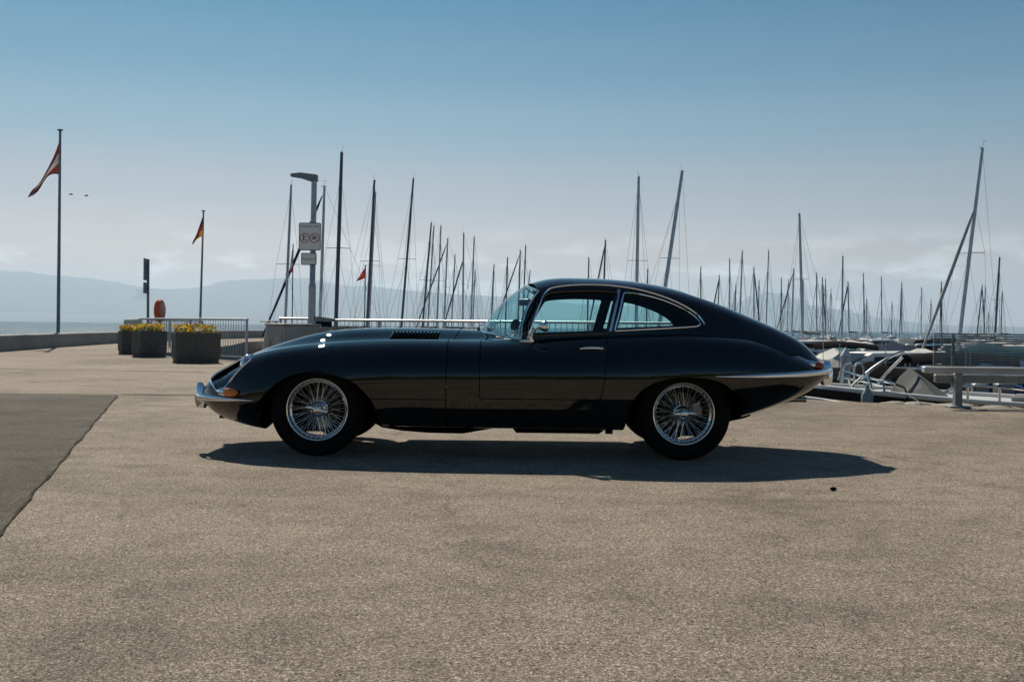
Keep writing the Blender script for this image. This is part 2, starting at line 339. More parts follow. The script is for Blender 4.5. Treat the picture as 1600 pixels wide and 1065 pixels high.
# lower body: half sections (half width, height) from the centre line over the wing to the underside
S1 = {
 -2.150: [(0, .438), (.12, .438), (.20, .434), (.28, .422), (.33, .400), (.345, .372), (.325, .342), (.25, .318), (0, .310)],
 -2.115: [(0, .488), (.13, .486), (.23, .480), (.33, .462), (.395, .425), (.415, .380), (.395, .332), (.31, .295), (0, .280)],
 -2.000: [(0, .576), (.16, .572), (.28, .562), (.42, .540), (.515, .480), (.545, .405), (.525, .325), (.42, .252), (0, .235)],
 -1.850: [(0, .662), (.17, .655), (.30, .642), (.47, .625), (.592, .555), (.638, .440), (.62, .325), (.50, .225), (0, .205)],
 -1.650: [(0, .740), (.18, .728), (.32, .700), (.50, .695), (.638, .628), (.705, .480), (.69, .340), (.57, .212), (0, .190)],
 -1.400: [(0, .812), (.19, .794), (.335, .742), (.52, .738), (.672, .675), (.758, .520), (.745, .362), (.65, .235), (0, .19)],
 -1.100: [(0, 0.85), (0.2, 0.828), (0.345, 0.766), (0.53, 0.767), (0.69, 0.71), (0.792, 0.552), (0.776, 0.342), (0.73, 0.25), (0, 0.2)],
 -0.800: [(0, 0.858), (0.2, 0.835), (0.35, 0.776), (0.535, 0.781), (0.702, 0.73), (0.81, 0.573), (0.794, 0.355), (0.748, 0.25), (0, 0.2)],
 -0.430: [(0, 0.856), (0.2, 0.834), (0.355, 0.778), (0.54, 0.783), (0.71, 0.737), (0.823, 0.583), (0.806, 0.357), (0.76, 0.247), (0, 0.2)],
 -0.100: [(0, 0.842), (0.2, 0.827), (0.36, 0.79), (0.55, 0.787), (0.716, 0.74), (0.829, 0.587), (0.811, 0.357), (0.765, 0.245), (0, 0.2)],
  0.300: [(0, 0.812), (0.2, 0.812), (0.4, 0.812), (0.6, 0.812), (0.728, 0.745), (0.831, 0.59), (0.813, 0.358), (0.767, 0.245), (0, 0.2)],
  0.700: [(0, 0.832), (0.2, 0.832), (0.4, 0.833), (0.61, 0.833), (0.736, 0.757), (0.829, 0.591), (0.811, 0.361), (0.765, 0.245), (0, 0.2)],
  1.100: [(0, 0.842), (0.2, 0.842), (0.4, 0.842), (0.61, 0.842), (0.738, 0.768), (0.82, 0.597), (0.8, 0.375), (0.754, 0.257), (0, 0.21)],
  1.400: [(0, .825), (.20, .825), (.40, .827), (.595, .829), (.720, .757), (.792, .600), (.768, .430), (.72, .310), (0, .27)],
  1.700: [(0, .790), (.20, .790), (.38, .791), (.555, .788), (.670, .723), (.732, .602), (.712, .475), (.64, .375), (0, .325)],
  1.950: [(0, .712), (.18, .712), (.34, .712), (.485, .705), (.585, .662), (.640, .596), (.618, .512), (.53, .440), (0, .405)],
  2.100: [(0, .655), (.15, .655), (.29, .652), (.415, .645), (.490, .622), (.530, .585), (.508, .535), (.42, .495), (0, .475)],
  2.190: [(0, .622), (.12, .622), (.22, .620), (.32, .614), (.370, .604), (.392, .583), (.372, .560), (.30, .545), (0, .538)],
}
# roof and fastback: from the centre line down to below the belt line
S2 = {
 -0.10: [(0, 1.080), (.18, 1.076), (.34, 1.055), (.46, 1.01), (.55, .93), (.60, .84), (.625, .75)],
  0.05: [(0, 1.156), (.20, 1.151), (.375, 1.128), (.50, 1.072), (.575, .97), (.622, .85), (.640, .75)],
  0.20: [(0, 1.210), (.22, 1.204), (.40, 1.176), (.518, 1.112), (.584, .985), (.626, .85), (.643, .75)],
  0.45: [(0, 1.230), (.24, 1.223), (.42, 1.195), (.536, 1.135), (.594, 1.0), (.632, .85), (.648, .76)],
  0.75: [(0, 1.220), (.24, 1.213), (.42, 1.186), (.536, 1.127), (.594, 1.0), (.632, .86), (.648, .77)],
  1.00: [(0, 1.190), (.235, 1.183), (.41, 1.157), (.520, 1.10), (.580, .985), (.620, .86), (.636, .77)],
  1.25: [(0, 1.131), (.22, 1.124), (.385, 1.10), (.49, 1.045), (.552, .950), (.597, .85), (.615, .77)],
  1.47: [(0, 1.056), (.20, 1.050), (.35, 1.029), (.447, .987), (.508, .915), (.556, .83), (.578, .75)],
  1.70: [(0, .964), (.18, .959), (.31, .942), (.395, .910), (.452, .856), (.500, .785), (.522, .71)],
  1.95: [(0, .856), (.15, .853), (.25, .840), (.32, .815), (.372, .772), (.415, .712), (.437, .65)],
  2.10: [(0, .758), (.12, .756), (.20, .748), (.26, .730), (.305, .700), (.340, .655), (.36, .61)],
  2.18: [(0, .672), (.10, .671), (.16, .668), (.21, .660), (.245, .645), (.27, .615), (.285, .58)],
}
class Loft:
    def __init__(s, tab):
        s.xs = np.array(sorted(tab)); s.pts = np.array([tab[k] for k in s.xs], float); s.k = s.pts.shape[1]
    def rows(s, xq, nt_):
        """points (len(xq), nt_, 3): near side underside, over the top, far side underside"""
        P = cspl(s.xs, s.pts, xq); k = s.k
        full = np.concatenate([P[:, ::-1]*np.array([-1, 1]), P[:, 1:]], 1)
        d = np.linalg.norm(np.diff(s.pts[len(s.xs)//2], axis=0), axis=1)**0.6; c = np.concatenate([[0], np.cumsum(d)])
        t = np.concatenate([-c[::-1], c[1:]])
        tq = np.linspace(t[0], t[-1], nt_)
        yz = cspl(t, full.transpose(1, 0, 2), tq).transpose(1, 0, 2)
        x = np.broadcast_to(np.atleast_1d(xq)[:, None, None], yz.shape[:2]+(1,))
        return np.concatenate([x, yz], 2)
    def grid(s, nx, nt_, x0=None, x1=None):
        x0 = s.xs[0] if x0 is None else x0; x1 = s.xs[-1] if x1 is None else x1
        q = np.linspace(x0, x1, nx); V = s.rows(q, nt_)
        du = np.gradient(V, axis=0); dv = np.gradient(V, axis=1); N = np.cross(du, dv)
        N /= np.maximum(np.linalg.norm(N, axis=2, keepdims=True), 1e-9)
        if N[nx//2, nt_//2, 2] < 0: N = -N; flip = True
        else: flip = False
        idx = np.arange(nx*nt_).reshape(nx, nt_); a = idx[:-1, :-1].ravel(); b = idx[1:, :-1].ravel(); c = idx[1:, 1:].ravel(); d = idx[:-1, 1:].ravel()
        T = np.concatenate([np.stack([a, b, c], 1), np.stack([a, c, d], 1)])
        if flip: T = T[:, ::-1]
        return (V.reshape(-1, 3), N.reshape(-1, 3), T)
    def _row(s, x):
        r = s.rows([min(max(x, s.xs[0]), s.xs[-1])], 801)[0]; return r
    def nrm(s, x, j):
        e = 0.004; a = s.rows([x-e, x, x+e], 801); du = a[2, j]-a[0, j]; dv = a[1, min(j+1, 800)]-a[1, max(j-1, 0)]
        n = np.cross(du, dv); n /= np.linalg.norm(n)
        out_ = a[1, j]-np.array([x, 0, 0.5])
        return n if n@out_ > 0 else -n
    def at_xz(s, x, z, side=-1):
        r = s._row(x); m = (r[:, 1]*side > 0.02); j = np.where(m)[0]; zz = r[j, 2]; top = np.argmax(r[j, 1]*side) if False else None
        best = None
        for a, b in zip(j[:-1], j[1:]):
            if b != a+1: continue
            za, zb = r[a, 2]-z, r[b, 2]-z
            if za*zb <= 0:
                t = za/(za-zb) if za != zb else 0; p = r[a]*(1-t)+r[b]*t
                if best is None or abs(p[1]) > abs(best[0][1]): best = (p, a)
        if best is None:
            k = j[np.argmin(abs(zz-z))]; best = (r[k], k)
        return Vector(best[0]), Vector(s.nrm(x, best[1]))
    def at_xy(s, x, y):
        r = s._row(x); best = None
        for a in range(len(r)-1):
            ya, yb = r[a, 1]-y, r[a+1, 1]-y
            if ya*yb <= 0:
                t = ya/(ya-yb) if ya != yb else 0; p = r[a]*(1-t)+r[a+1]*t
                if best is None or p[2] > best[0][2]: best = (p, a)
        if best is None: k = int(np.argmin(abs(r[:, 1]-y))); best = (r[k], k)
        return Vector(best[0]), Vector(s.nrm(x, best[1]))
def clip(ms, phi):
    """keep the side of a triangle mesh where the field is negative, cutting triangles along its zero line"""
    V, N, T = ms; ins = phi < 0; c = ins[T].sum(1); keep = [T[c == 3]]; newV, newN, newT = [], [], []; cache = {}; nV = len(V)
    def mid(a, b):
        k = (a, b) if a < b else (b, a)
        if k not in cache:
            i, j = k; t = phi[i]/(phi[i]-phi[j]); newV.append(V[i]*(1-t)+V[j]*t); n = N[i]*(1-t)+N[j]*t; newN.append(n/max(np.linalg.norm(n), 1e-9)); cache[k] = nV+len(newV)-1
        return cache[k]
    for t in T[(c == 1) | (c == 2)]:
        i = [bool(ins[q]) for q in t]
        if sum(i) == 1:
            k = i.index(True); a, b, d = t[k], t[(k+1) % 3], t[(k+2) % 3]; newT.append((a, mid(a, b), mid(a, d)))
        else:
            k = i.index(False); a, b, d = t[k], t[(k+1) % 3], t[(k+2) % 3]; p, q = mid(a, b), mid(a, d); newT.append((p, b, d)); newT.append((p, d, q))
    V2 = np.concatenate([V, np.array(newV).reshape(-1, 3)]); N2 = np.concatenate([N, np.array(newN).reshape(-1, 3)])
    T2 = np.concatenate(keep+([np.array(newT)] if newT else []))
    used = np.unique(T2); mp_ = np.full(len(V2), -1); mp_[used] = np.arange(len(used))
    return V2[used], N2[used], mp_[T2]
def panel(name, ms, m, parent, depth=0.012):
    """mesh object from a clipped surface, its free edges turned inwards as a flange"""
    V, N, T = ms; e = np.concatenate([T[:, [0, 1]], T[:, [1, 2]], T[:, [2, 0]]]); ks = np.sort(e, 1)
    _, inv, cnt = np.unique(ks[:, 0].astype(np.int64)*10000000+ks[:, 1], return_inverse=True, return_counts=True)
    be = e[cnt[inv] == 1]; fl = []; fv = []; fn = []; k = len(V)
    if depth > 0:
        for a, b in be:
            A, B = V[a], V[b]; A2, B2 = A-N[a]*depth, B-N[b]*depth; n = np.cross(A2-A, B-A); ln = np.linalg.norm(n)
            if ln < 1e-10: continue
            n = n/ln; fv += [A, B, B2, A2]; fn += [n]*4; fl += [(k+1, k, k+3), (k+1, k+3, k+2)]; k += 4
    if fv: V = np.concatenate([V, np.array(fv)]); N = np.concatenate([N, np.array(fn)]); T = np.concatenate([T, np.array(fl)])
    me = bpy.data.meshes.new(name); nt_ = len(T); me.vertices.add(len(V)); me.vertices.foreach_set('co', V.astype(np.float32).ravel())
    me.loops.add(nt_*3); me.loops.foreach_set('vertex_index', T.astype(np.int32).ravel())
    me.polygons.add(nt_); me.polygons.foreach_set('loop_start', np.arange(0, nt_*3, 3, dtype=np.int32))
    me.polygons.foreach_set('use_smooth', np.ones(nt_, bool)); me.update(); me.validate()
    me.materials.append(m)
    if fl and m is M_PAINT: me.materials.append(M_UNDER); mi = np.zeros(nt_, np.int32); mi[nt_-len(fl):] = 1; me.polygons.foreach_set('material_index', mi[:len(me.polygons)])  # flange faces near-black: shade of the panel gaps put into the colour
    if len(me.vertices) == len(N): me.normals_split_custom_set_from_vertices(N.astype(np.float32))
    return link_mesh(name, me, None, parent)

L1, L2 = Loft(S1), Loft(S2)
g1 = L1.grid(380, 300); g2 = L2.grid(240, 220)
ARCH_F = smooth_line([(-1.72, .05), (-1.685, .25), (-1.635, .37), (-1.56, .455), (-1.46, .518), (-1.336, .55), (-1.19, .55), (-1.06, .512), (-.965, .44), (-.905, .36), (-.87, .25), (-.86, .05)])
ARCH_R = smooth_line([(.745, .05), (.755, .25), (.775, .35), (.812, .425), (.874, .49), (.968, .533), (1.093, .557), (1.21, .559), (1.32, .545), (1.43, .497), (1.505, .42), (1.55, .31), (1.57, .20), (1.58, .05)])
def xz(ms): return ms[0][:, [0, 2]]
def screen_x(y, z):
    t = np.clip((z-.80)/.35, -.5, 1.3); s_ = y/(.615-.115*np.clip(t, 0, 1)); return (-.225+.29*s_**2)*(1-t)+(.085+.095*s_**2)*t
DOOR = smooth_line([(-.2075, 1.2), (-.2075, .9), (-.2075, .6), (-.2075, .45), (-.2055, .418), (-.198, .408), (-.17, .4045), (.2, .4045), (.54, .4055), (.572, .409), (.588, .424), (.602, .50), (.618, .62), (.627, .74), (.634, .84), (.65, 1.2)], 6)
def cutters(ms):
    V = ms[0]; return np.minimum(sdf_poly(xz(ms), ARCH_F), sdf_poly(xz(ms), ARCH_R))
g1 = clip(g1, -cutters(g1))
V = g1[0]; cab = np.maximum.reduce([screen_x(V[:, 1], np.full(len(V), .80))+.03-V[:, 0], abs(V[:, 1])-.605, V[:, 0]-1.95, .70-V[:, 2]])
g1 = clip(g1, -cab)
# headlamp scoops
SCOOP = smooth_loop([(-2.065, .40), (-2.01, .345), (-1.91, .37), (-1.81, .43), (-1.745, .505), (-1.765, .572), (-1.84, .600), (-1.90, .600), (-1.96, .573), (-2.01, .530), (-2.05, .47)], 8)
def scoop_phi(ms): return sdf_poly(np.stack([ms[0][:, 0], abs(ms[0][:, 1])], 1), SCOOP)+np.where(ms[0][:, 2] < .40, 1.0, 0.0)
sc_full = clip(g1, np.where(g1[0][:, 0] < -1.6, scoop_phi(g1)-.004, 1.0))
g1 = clip(g1, -np.where(g1[0][:, 0] < -1.6, scoop_phi(g1), 1.0))
def seam(ms):
    y = ms[0][:, 1]; return ms[0][:, 0]-(-.4265+.06*np.clip(1-(y/.5)**2, 0, 1)**1.5)
def low_line(ms): return .394+.02*np.clip((-1.0-ms[0][:, 0])/.5, 0, 1)*0-ms[0][:, 2]
front = clip(g1, seam(g1)+.0028)
sil = clip(front, np.maximum(-(low_line(front)-.0025), -.93-front[0][:, 0]))
rest = clip(front, np.minimum(np.maximum(low_line(front)+.0025, -1.0), front[0][:, 0]+.93))
BON = panel('bonnet', rest, M_PAINT, CAR)
back = clip(g1, -(seam(g1)-.0028))
dphi = np.where(abs(back[0][:, 1]) > .45, sdf_poly(xz(back), DOOR), 1.0)
body = clip(back, -(dphi-.0028))
body = (np.concatenate([body[0], sil[0]]), np.concatenate([body[1], sil[1]]), np.concatenate([body[2], sil[2]+len(body[0])]))
BODY = panel('body_shell', body, M_PAINT, CAR)
DOORS = {}
for s_ in (-1, 1):
    d_ = clip(back, np.where(back[0][:, 1]*s_ > .45, dphi+.0028, 1.0)); DOORS[s_] = panel('door', d_, M_PAINT, CAR)
scV, scN, scT = sc_full; dd = np.clip(-scoop_phi(sc_full), 0, .06)
scV = scV-scN*(0.004+.9*dd[:, None]*(1-dd[:, None]/.12)); 
for s_ in (-1, 1): panel('headlamp_recess', clip((scV, scN, scT), -scV[:, 1]*s_), M_PAINT, CAR, 0)

# roof shell with window openings
WIN_D = smooth_loop([(.082, .826), (.125, .92), (.175, 1.02), (.215, 1.082), (.26, 1.106), (.36, 1.118), (.50, 1.124), (.62, 1.122), (.693, 1.116), (.706, 1.102), (.69, 1.03), (.668, .94), (.648, .862), (.634, .842), (.50, .834), (.30, .826), (.13, .818)], 6)
WIN_Q = smooth_loop([(.690, .866), (.712, .95), (.735, 1.04), (.752, 1.104), (.775, 1.113), (.86, 1.106), (.97, 1.082), (1.08, 1.045), (1.18, .998), (1.245, .950), (1.268, .918), (1.255, .897), (1.20, .889), (1.05, .878), (.85, .866), (.72, .858)], 6)
WIN_H = smooth_loop([(1.20, -.34), (1.16, 0), (1.20, .34), (1.45, .315), (1.66, .24), (1.70, 0), (1.66, -.24), (1.45, -.315)], 6)
V = g2[0]; g2 = clip(g2, screen_x(V[:, 1], V[:, 2])-V[:, 0])
def win_phi(ms):
    V = ms[0]; side = abs(V[:, 1]) > .38
    return np.minimum.reduce([np.where(side, sdf_poly(xz(ms), WIN_D), 1), np.where(side, sdf_poly(xz(ms), WIN_Q), 1)]), np.where(V[:, 2] > .88, sdf_poly(V[:, :2], WIN_H), 1.0)
wp, hp = win_phi(g2)
ROOF = panel('roof', clip(g2, -np.minimum(wp, hp)), M_PAINT, CAR, 0.02)
def shell_glass(name, phi, parent, off=0.009):
    v, n, t = clip(g2, phi); return panel(name, (v-n*off, n, t), M_GLASS, parent, 0)
WG = {}
for s_ in (-1, 1):
    sd_ = g2[0][:, 1]*s_ > .38
    WG[s_] = shell_glass('window', np.where(sd_, sdf_poly(xz(g2), WIN_D)-.006, 1.0), DOORS[s_])
    shell_glass('quarter_window', np.where(sd_, sdf_poly(xz(g2), WIN_Q)-.006, 1.0), CAR)
shell_glass('rear_window', np.where(hp < .05, hp-.006, 1.0), CAR)
# dark lining inside the roof: the same shell, offset inwards, seen through the glass
lv, ln_, lt = clip(g2, -np.minimum(wp+.018, hp+.02)); lk = clip((lv-ln_*.026, ln_, lt), .80-(lv-ln_*.026)[:, 2])
panel('headlining', lk, M_BLACK, CAR, 0)

# windscreen
rows_ = []; rn = 30
for i in range(rn+1):
    s_ = -1+2*i/rn; s2 = s_*s_; B = Vector((-.225+.29*s2, .615*s_, .838-.048*s2)); T_ = Vector((.085+.095*s2, .50*s_, 1.172-.05*s2)); row = []
    for j in range(13):
        t = j/12; p = B.lerp(T_, t); bulge = .03*math.sin(PI*t); row.append(p+Vector((-bulge, 0, bulge*.55)))
    rows_.append(row)
MB().grid(rows_).build('windscreen', M_GLASS, CAR)
fr = MB(); edge = [r[0] for r in rows_]; top_ = [r[-1] for r in rows_]
fr.tube(edge, .009, 6, flat=1.0); fr.tube(top_, .008, 6); fr.tube(rows_[0], .010, 6); fr.tube(rows_[-1], .010, 6)
fr.build('windscreen_frame', M_CHROME, CAR)
for r_ in (rows_[0], rows_[-1]):
    pl = MB(); sg = -1 if r_[0].y < 0 else 1
    pl.tube([p+Vector((.018, sg*-.004, -.004)) for p in r_], .019, 8)
    pl.build('windscreen_pillar', M_PAINT, CAR)

def on2(pts, side, off=.004, close=False):
    o = []
    for x_, z_ in pts:
        p, n = L2.at_xz(x_, z_, side); o.append(p+n*off)
    return o
DRIP = smooth_line([(.105, .80), (.150, .93), (.196, 1.055), (.236, 1.122), (.30, 1.148), (.43, 1.163), (.56, 1.166), (.687, 1.160), (.86, 1.136), (1.033, 1.088), (1.163, 1.032), (1.25, .975), (1.29, .924), (1.297, .905)], 5)
for s_ in (-1, 1):
    MB().tube(on2(DRIP, s_, .003), .0065, 6).build('drip_rail', M_CHROME, CAR)
    def frame(name, loop, r, par, m):
        p = on2(loop, s_, .001); p.append(p[0]); p.append(p[1]); MB().tube(p, r, 6, cap=False).build(name, m, par)
    frame('window_frame', WIN_D[::2], .0085, DOORS[s_], M_PAINT)
    frame('quarter_window_frame', WIN_Q[::2], .0055, CAR, M_CHROME)
    # door pillar strip
    MB().tube(on2([(.655, .852), (.676, .94), (.698, 1.03), (.718, 1.112), (.722, 1.135)], s_, .0), .013, 8, flat=.8).build('door_pillar', M_CHROME, DOORS[s_])
    # scoop trim
    tr_ = []
    for x_, y_ in SCOOP[::2]:
        p, n = L1.at_xy(float(x_), float(y_)*s_); tr_.append(p+n*.001)
    tr_.append(tr_[0]); tr_.append(tr_[1]); MB().tube(tr_, .0065, 6, cap=False).build('headlamp_trim', M_CHROME, CAR)
    # headlamp
    h = empty('headlamp', parent=CAR); p, n = L1.at_xy(-1.83, .512*s_); h.location = p-n*.046+Vector((.012, 0, 0))
    h.rotation_euler = (0, 0, 0)
    k = MB(); k.lathe([(.0, -.050), (.035, -.046), (.06, -.032), (.072, -.012), (.075, .0), (.070, .02), (.05, .05)], 28, 'x'); k.build('lens', M_LENS, h)
    k = MB(); k.lathe([(.072, -.016), (.080, -.012), (.084, .0), (.080, .014), (.074, .018)], 28, 'x'); k.build('bezel', M_CHROME, h)

# front mouth, bar, bumpers, overriders, lamps
mouth = L1.rows([-2.150], 120)[0]; k = MB()
k.grid([[Vector(p) for p in mouth], [Vector((p[0]+.02, p[1]*.97, .374+(p[2]-.374)*.93)) for p in mouth], [Vector((p[0]+.25, p[1]*.8, .374+(p[2]-.374)*.8)) for p in mouth]])
k.add([Vector((p[0]+.25, p[1]*.8, .374+(p[2]-.374)*.8)) for p in mouth], [tuple(range(len(mouth)))]); k.build('air_intake', M_BLACK, CAR)
MB().tube([(-2.15, -.335, .374), (-2.165, -.2, .374), (-2.17, 0, .374), (-2.165, .2, .374), (-2.15, .335, .374)], .013, 8).build('grille_bar', M_CHROME, CAR)
for s_ in (-1, 1):
    path = smooth_line([(-2.190, .24, .368), (-2.178, .34, .370), (-2.135, .45, .371), (-2.06, .535, .370), (-1.96, .605, .368), (-1.85, .655, .367), (-1.715, .712, .366)], 6)
    rr = [max(.003, .022*math.sin(PI*min(1, (i/(len(path)-1))**.75*.86+.14))**.75) for i in range(len(path))]
    MB().tube([(x_, y_*s_, z_) for x_, y_, z_ in path], rr, 14, flat=.62, up=(0, 0, 1)).build('front_bumper', M_CHROME, CAR)
    def overrider(x_, y_, z0, z1, d, name, lean=0.0):
        rows__ = []
        for i in range(11):
            t = i/10; w = .030*(1-.55*t)*math.sin(PI*min(1, .12+t*.88))**.35 if t < 1 else .004
            dep = d*(1-.25*t)*max(.12, math.sin(PI*(.14+.80*t))**.45); cx_ = x_+lean*t
            rows__.append([Vector((cx_+dep*math.cos(a), y_+w*math.sin(a), z0+(z1-z0)*t)) for a in [2*PI*q/16 for q in range(17)]])
        k = MB(); k.grid(rows__); k.add(rows__[0][:16], [tuple(range(16))]); k.add(rows__[-1][:16], [tuple(range(15, -1, -1))]); k.build(name, M_CHROME, CAR)
    overrider(-2.158, .315*s_, .285, .462, .048, 'front_overrider', -.012)
    overrider(2.20, .30*s_, .495, .665, .050, 'rear_overrider', .005)
    path = smooth_line([(1.325, .800, .566), (1.45, .795, .567), (1.60, .770, .569), (1.75, .728, .573), (1.90, .672, .580), (2.03, .598, .588), (2.13, .50, .595), (2.20, .38, .600), (2.235, .25, .602)], 5)
    rr = [.003+.0165*min(1, i/14) for i in range(len(path))]
    MB().tube([(x_, y_*s_, z_) for x_, y_, z_ in path], rr, 14, flat=.62, up=(0, 0, 1)).build('rear_bumper', M_CHROME, CAR)
    # indicators
    il = empty('front_indicator', parent=CAR); p, n = L1.at_xz(-1.895, .413, s_); il.location = p+n*.010
    tang = Vector((1, 0, 0)); tang = (tang-n*tang.dot(n)).normalized(); il.rotation_euler = (0, 0, math.atan2(tang.y, tang.x))
    k = MB(); k.ball((.022, 0, 0), .036, 16, 10, (2.0, .75, .86)); lens = k.build('amber_lens', M_AMBER, il)
    k = MB(); k.ball((-.030, 0, 0), .036, 16, 10, (1.75, .6, .80)); k.build('chrome_base', M_CHROME, il)
    tl = empty('tail_lamp', parent=CAR); p, n = L1.at_xz(2.055, .640, s_); tl.location = p; tang = Vector((1, 0, 0)); tang = (tang-n*tang.dot(n)).normalized()
    tl.rotation_euler = (0, R(8), math.atan2(tang.y, tang.x)*.8)
    k = MB(); k.ball((.03, 0, 0), .031, 16, 10, (1.5, .9, .85)); k.build('red_lens', M_RED, tl)
    k = MB(); k.ball((-.025, 0, 0), .030, 16, 10, (1.7, .8, .9)); k.build('chrome_base', M_CHROME, tl)
    # door handle and mirror
    hd = empty('handle', parent=DOORS[s_]); p, n = L1.at_xz(.53, .733, s_); hd.location = p+n*.012
    q, _ = L1.at_xz(.45, .729, s_); q2, _ = L1.at_xz(.60, .735, s_); d_ = (q-p); d2 = (q2-p)
    k = MB(); k.tube([d_, d_*.5+n*.004, Vector((0, 0, 0))+n*.004, d2*.6+n*.002, d2*.85-n*.006], [.005, .0068, .008, .009, .008], 8, flat=.7); k.build('lever', M_CHROME, hd)
    k = MB(); k.ball(d2*.93-n*.004, .012, 10, 8); k.build('push_button', M_CHROME, hd)
mr = empty('wing_mirror', parent=CAR)
p, n = L1.at_xz(.10, .775, -1); mr.location = p
k = MB(); k.tube([(-.048, .004, .003), (-.02, -.004, .007), (.02, -.008, .009), (.045, -.002, .006)], [.006, .013, .016, .010], 10, flat=.7)
k.tube([(.032, -.008, .006), (.028, -.016, .03), (.040, -.032, .062), (.055, -.05, .085), (.075, -.066, .100), (.098, -.072, .105)], [.018, .0135, .010, .0085, .007, .006], 10, flat=.8); k.build('stem', M_CHROME, mr)
k = MB(); k.lathe([(.002, -.045), (.018, -.040), (.031, -.022), (.038, .0), (.039, .010), (.036, .012)], 24, 'x'); hd = k.build('mirror_head', M_CHROME, mr, (.118, -.072, .108), (0, R(-8), R(12)))
k = MB(); k.lathe([(.0005, .0), (.0355, .0)], 24, 'x'); k.build('mirror_glass', M_CHROME, mr, (.129, -.0698, .1095), (0, R(-8), R(12)))

# bonnet louvres
for s_ in (-1, 1):
    for i in range(14):
        x_ = -.842+i*.0245; k = MB(); a_, na = L1.at_xy(x_+.010, .205*s_); b_, nb = L1.at_xy(x_-.004, .325*s_)
        t_ = Vector((1, 0, 0))
        k.add([a_+na*.0005-t_*.011, a_+na*.013+t_*.005, a_+na*.0005+t_*.006, b_+nb*.0005-t_*.011, b_+nb*.013+t_*.005, b_+nb*.0005+t_*.006], [(0, 1, 4, 3), (1, 2, 5, 4), (0, 2, 1), (3, 4, 5)])
        lo_ = k.build('louvre', M_PAINT, BON, smooth=False); lo_.data.materials.append(M_UNDER); lo_.data.polygons[1].material_index = 1  # rear face near-black, shade of an open slot painted on
# wipers, badge disc on the screen, interior mirror
for y_ in (-.34, -.02, .28):
    w = MB(); b0 = Vector((-.205+.29*(y_/.6)**2-.03, y_, .842)); w.tube([b0, b0+Vector((-.012, -.01, .028))], .011, 8)
    w.tube([b0+Vector((-.012, -.01, .028)), b0+Vector((.03, .13, .055)), b0+Vector((.06, .25, .075))], .0045, 6); w.build('wiper', M_CHROME, CAR)
k = MB(); k.lathe([(.0005, .004), (.036, .004), (.040, .002), (.041, -.002), (.0005, -.002)], 32, 'y')
k.build('windscreen_disc', M_BLACK, CAR, (.022, -.47, .890), (R(-22), 0, R(-38)))
im = empty('interior_mirror', (.10, -.03, 1.055), parent=CAR); MB().box((0, 0, 0), (.02, .17, .05), bev=.006).build('housing', M_BLACK, im, rot=(0, 0, R(35)))
MB().tube([(0, 0, .02), (.03, 0, .11)], .005, 6).build('stalk', M_CHROME, im)
# cabin
k = MB(); k.box((.14, 0, .30), (1.16, 1.40, .10)); k.box((1.05, 0, .36), (.8, .80, .10)); k.build('floor_pan', M_UNDER, CAR)
k = MB(); k.tube([(.06, -.56, .70), (.0, 0, .735), (.06, .56, .70)], .075, 12, flat=1.2); k.build('dashboard', M_BLACK, CAR)
for s_ in (-1, 1):
    k = MB(); k.box((.36, .31*s_, .40), (.50, .44, .16), bev=.05); k.build('seat_cushion', M_SEAT, CAR)
    k = MB(); k.tube([(.60, .31*s_, .40), (.66, .31*s_, .60), (.71, .31*s_, .775)], [.20, .20, .15], 14, flat=.0 + 1.0, up=(1, 0, 0)); k.v = [((p[0]-.66)*.38+.66, p[1], p[2]) for p in k.v]; k.build('seat_back', M_SEAT, CAR)
k = MB(); k.lathe([(.175, 0), (.182, .008), (.189, 0), (.182, -.008)], 36, 'x', close=True); k.tube([(0, -.19, 0), (0, .19, 0)], .007, 6); k.tube([(0, 0, 0), (0, 0, -.19)], .007, 6); k.build('steering_wheel', M_BLACK, CAR, (.13, -.34, .685), (0, R(-20), 0))
k = MB(); k.box((1.35, 0, .66), (1.0, 1.1, .05)); k.build('load_floor', M_SEAT, CAR)
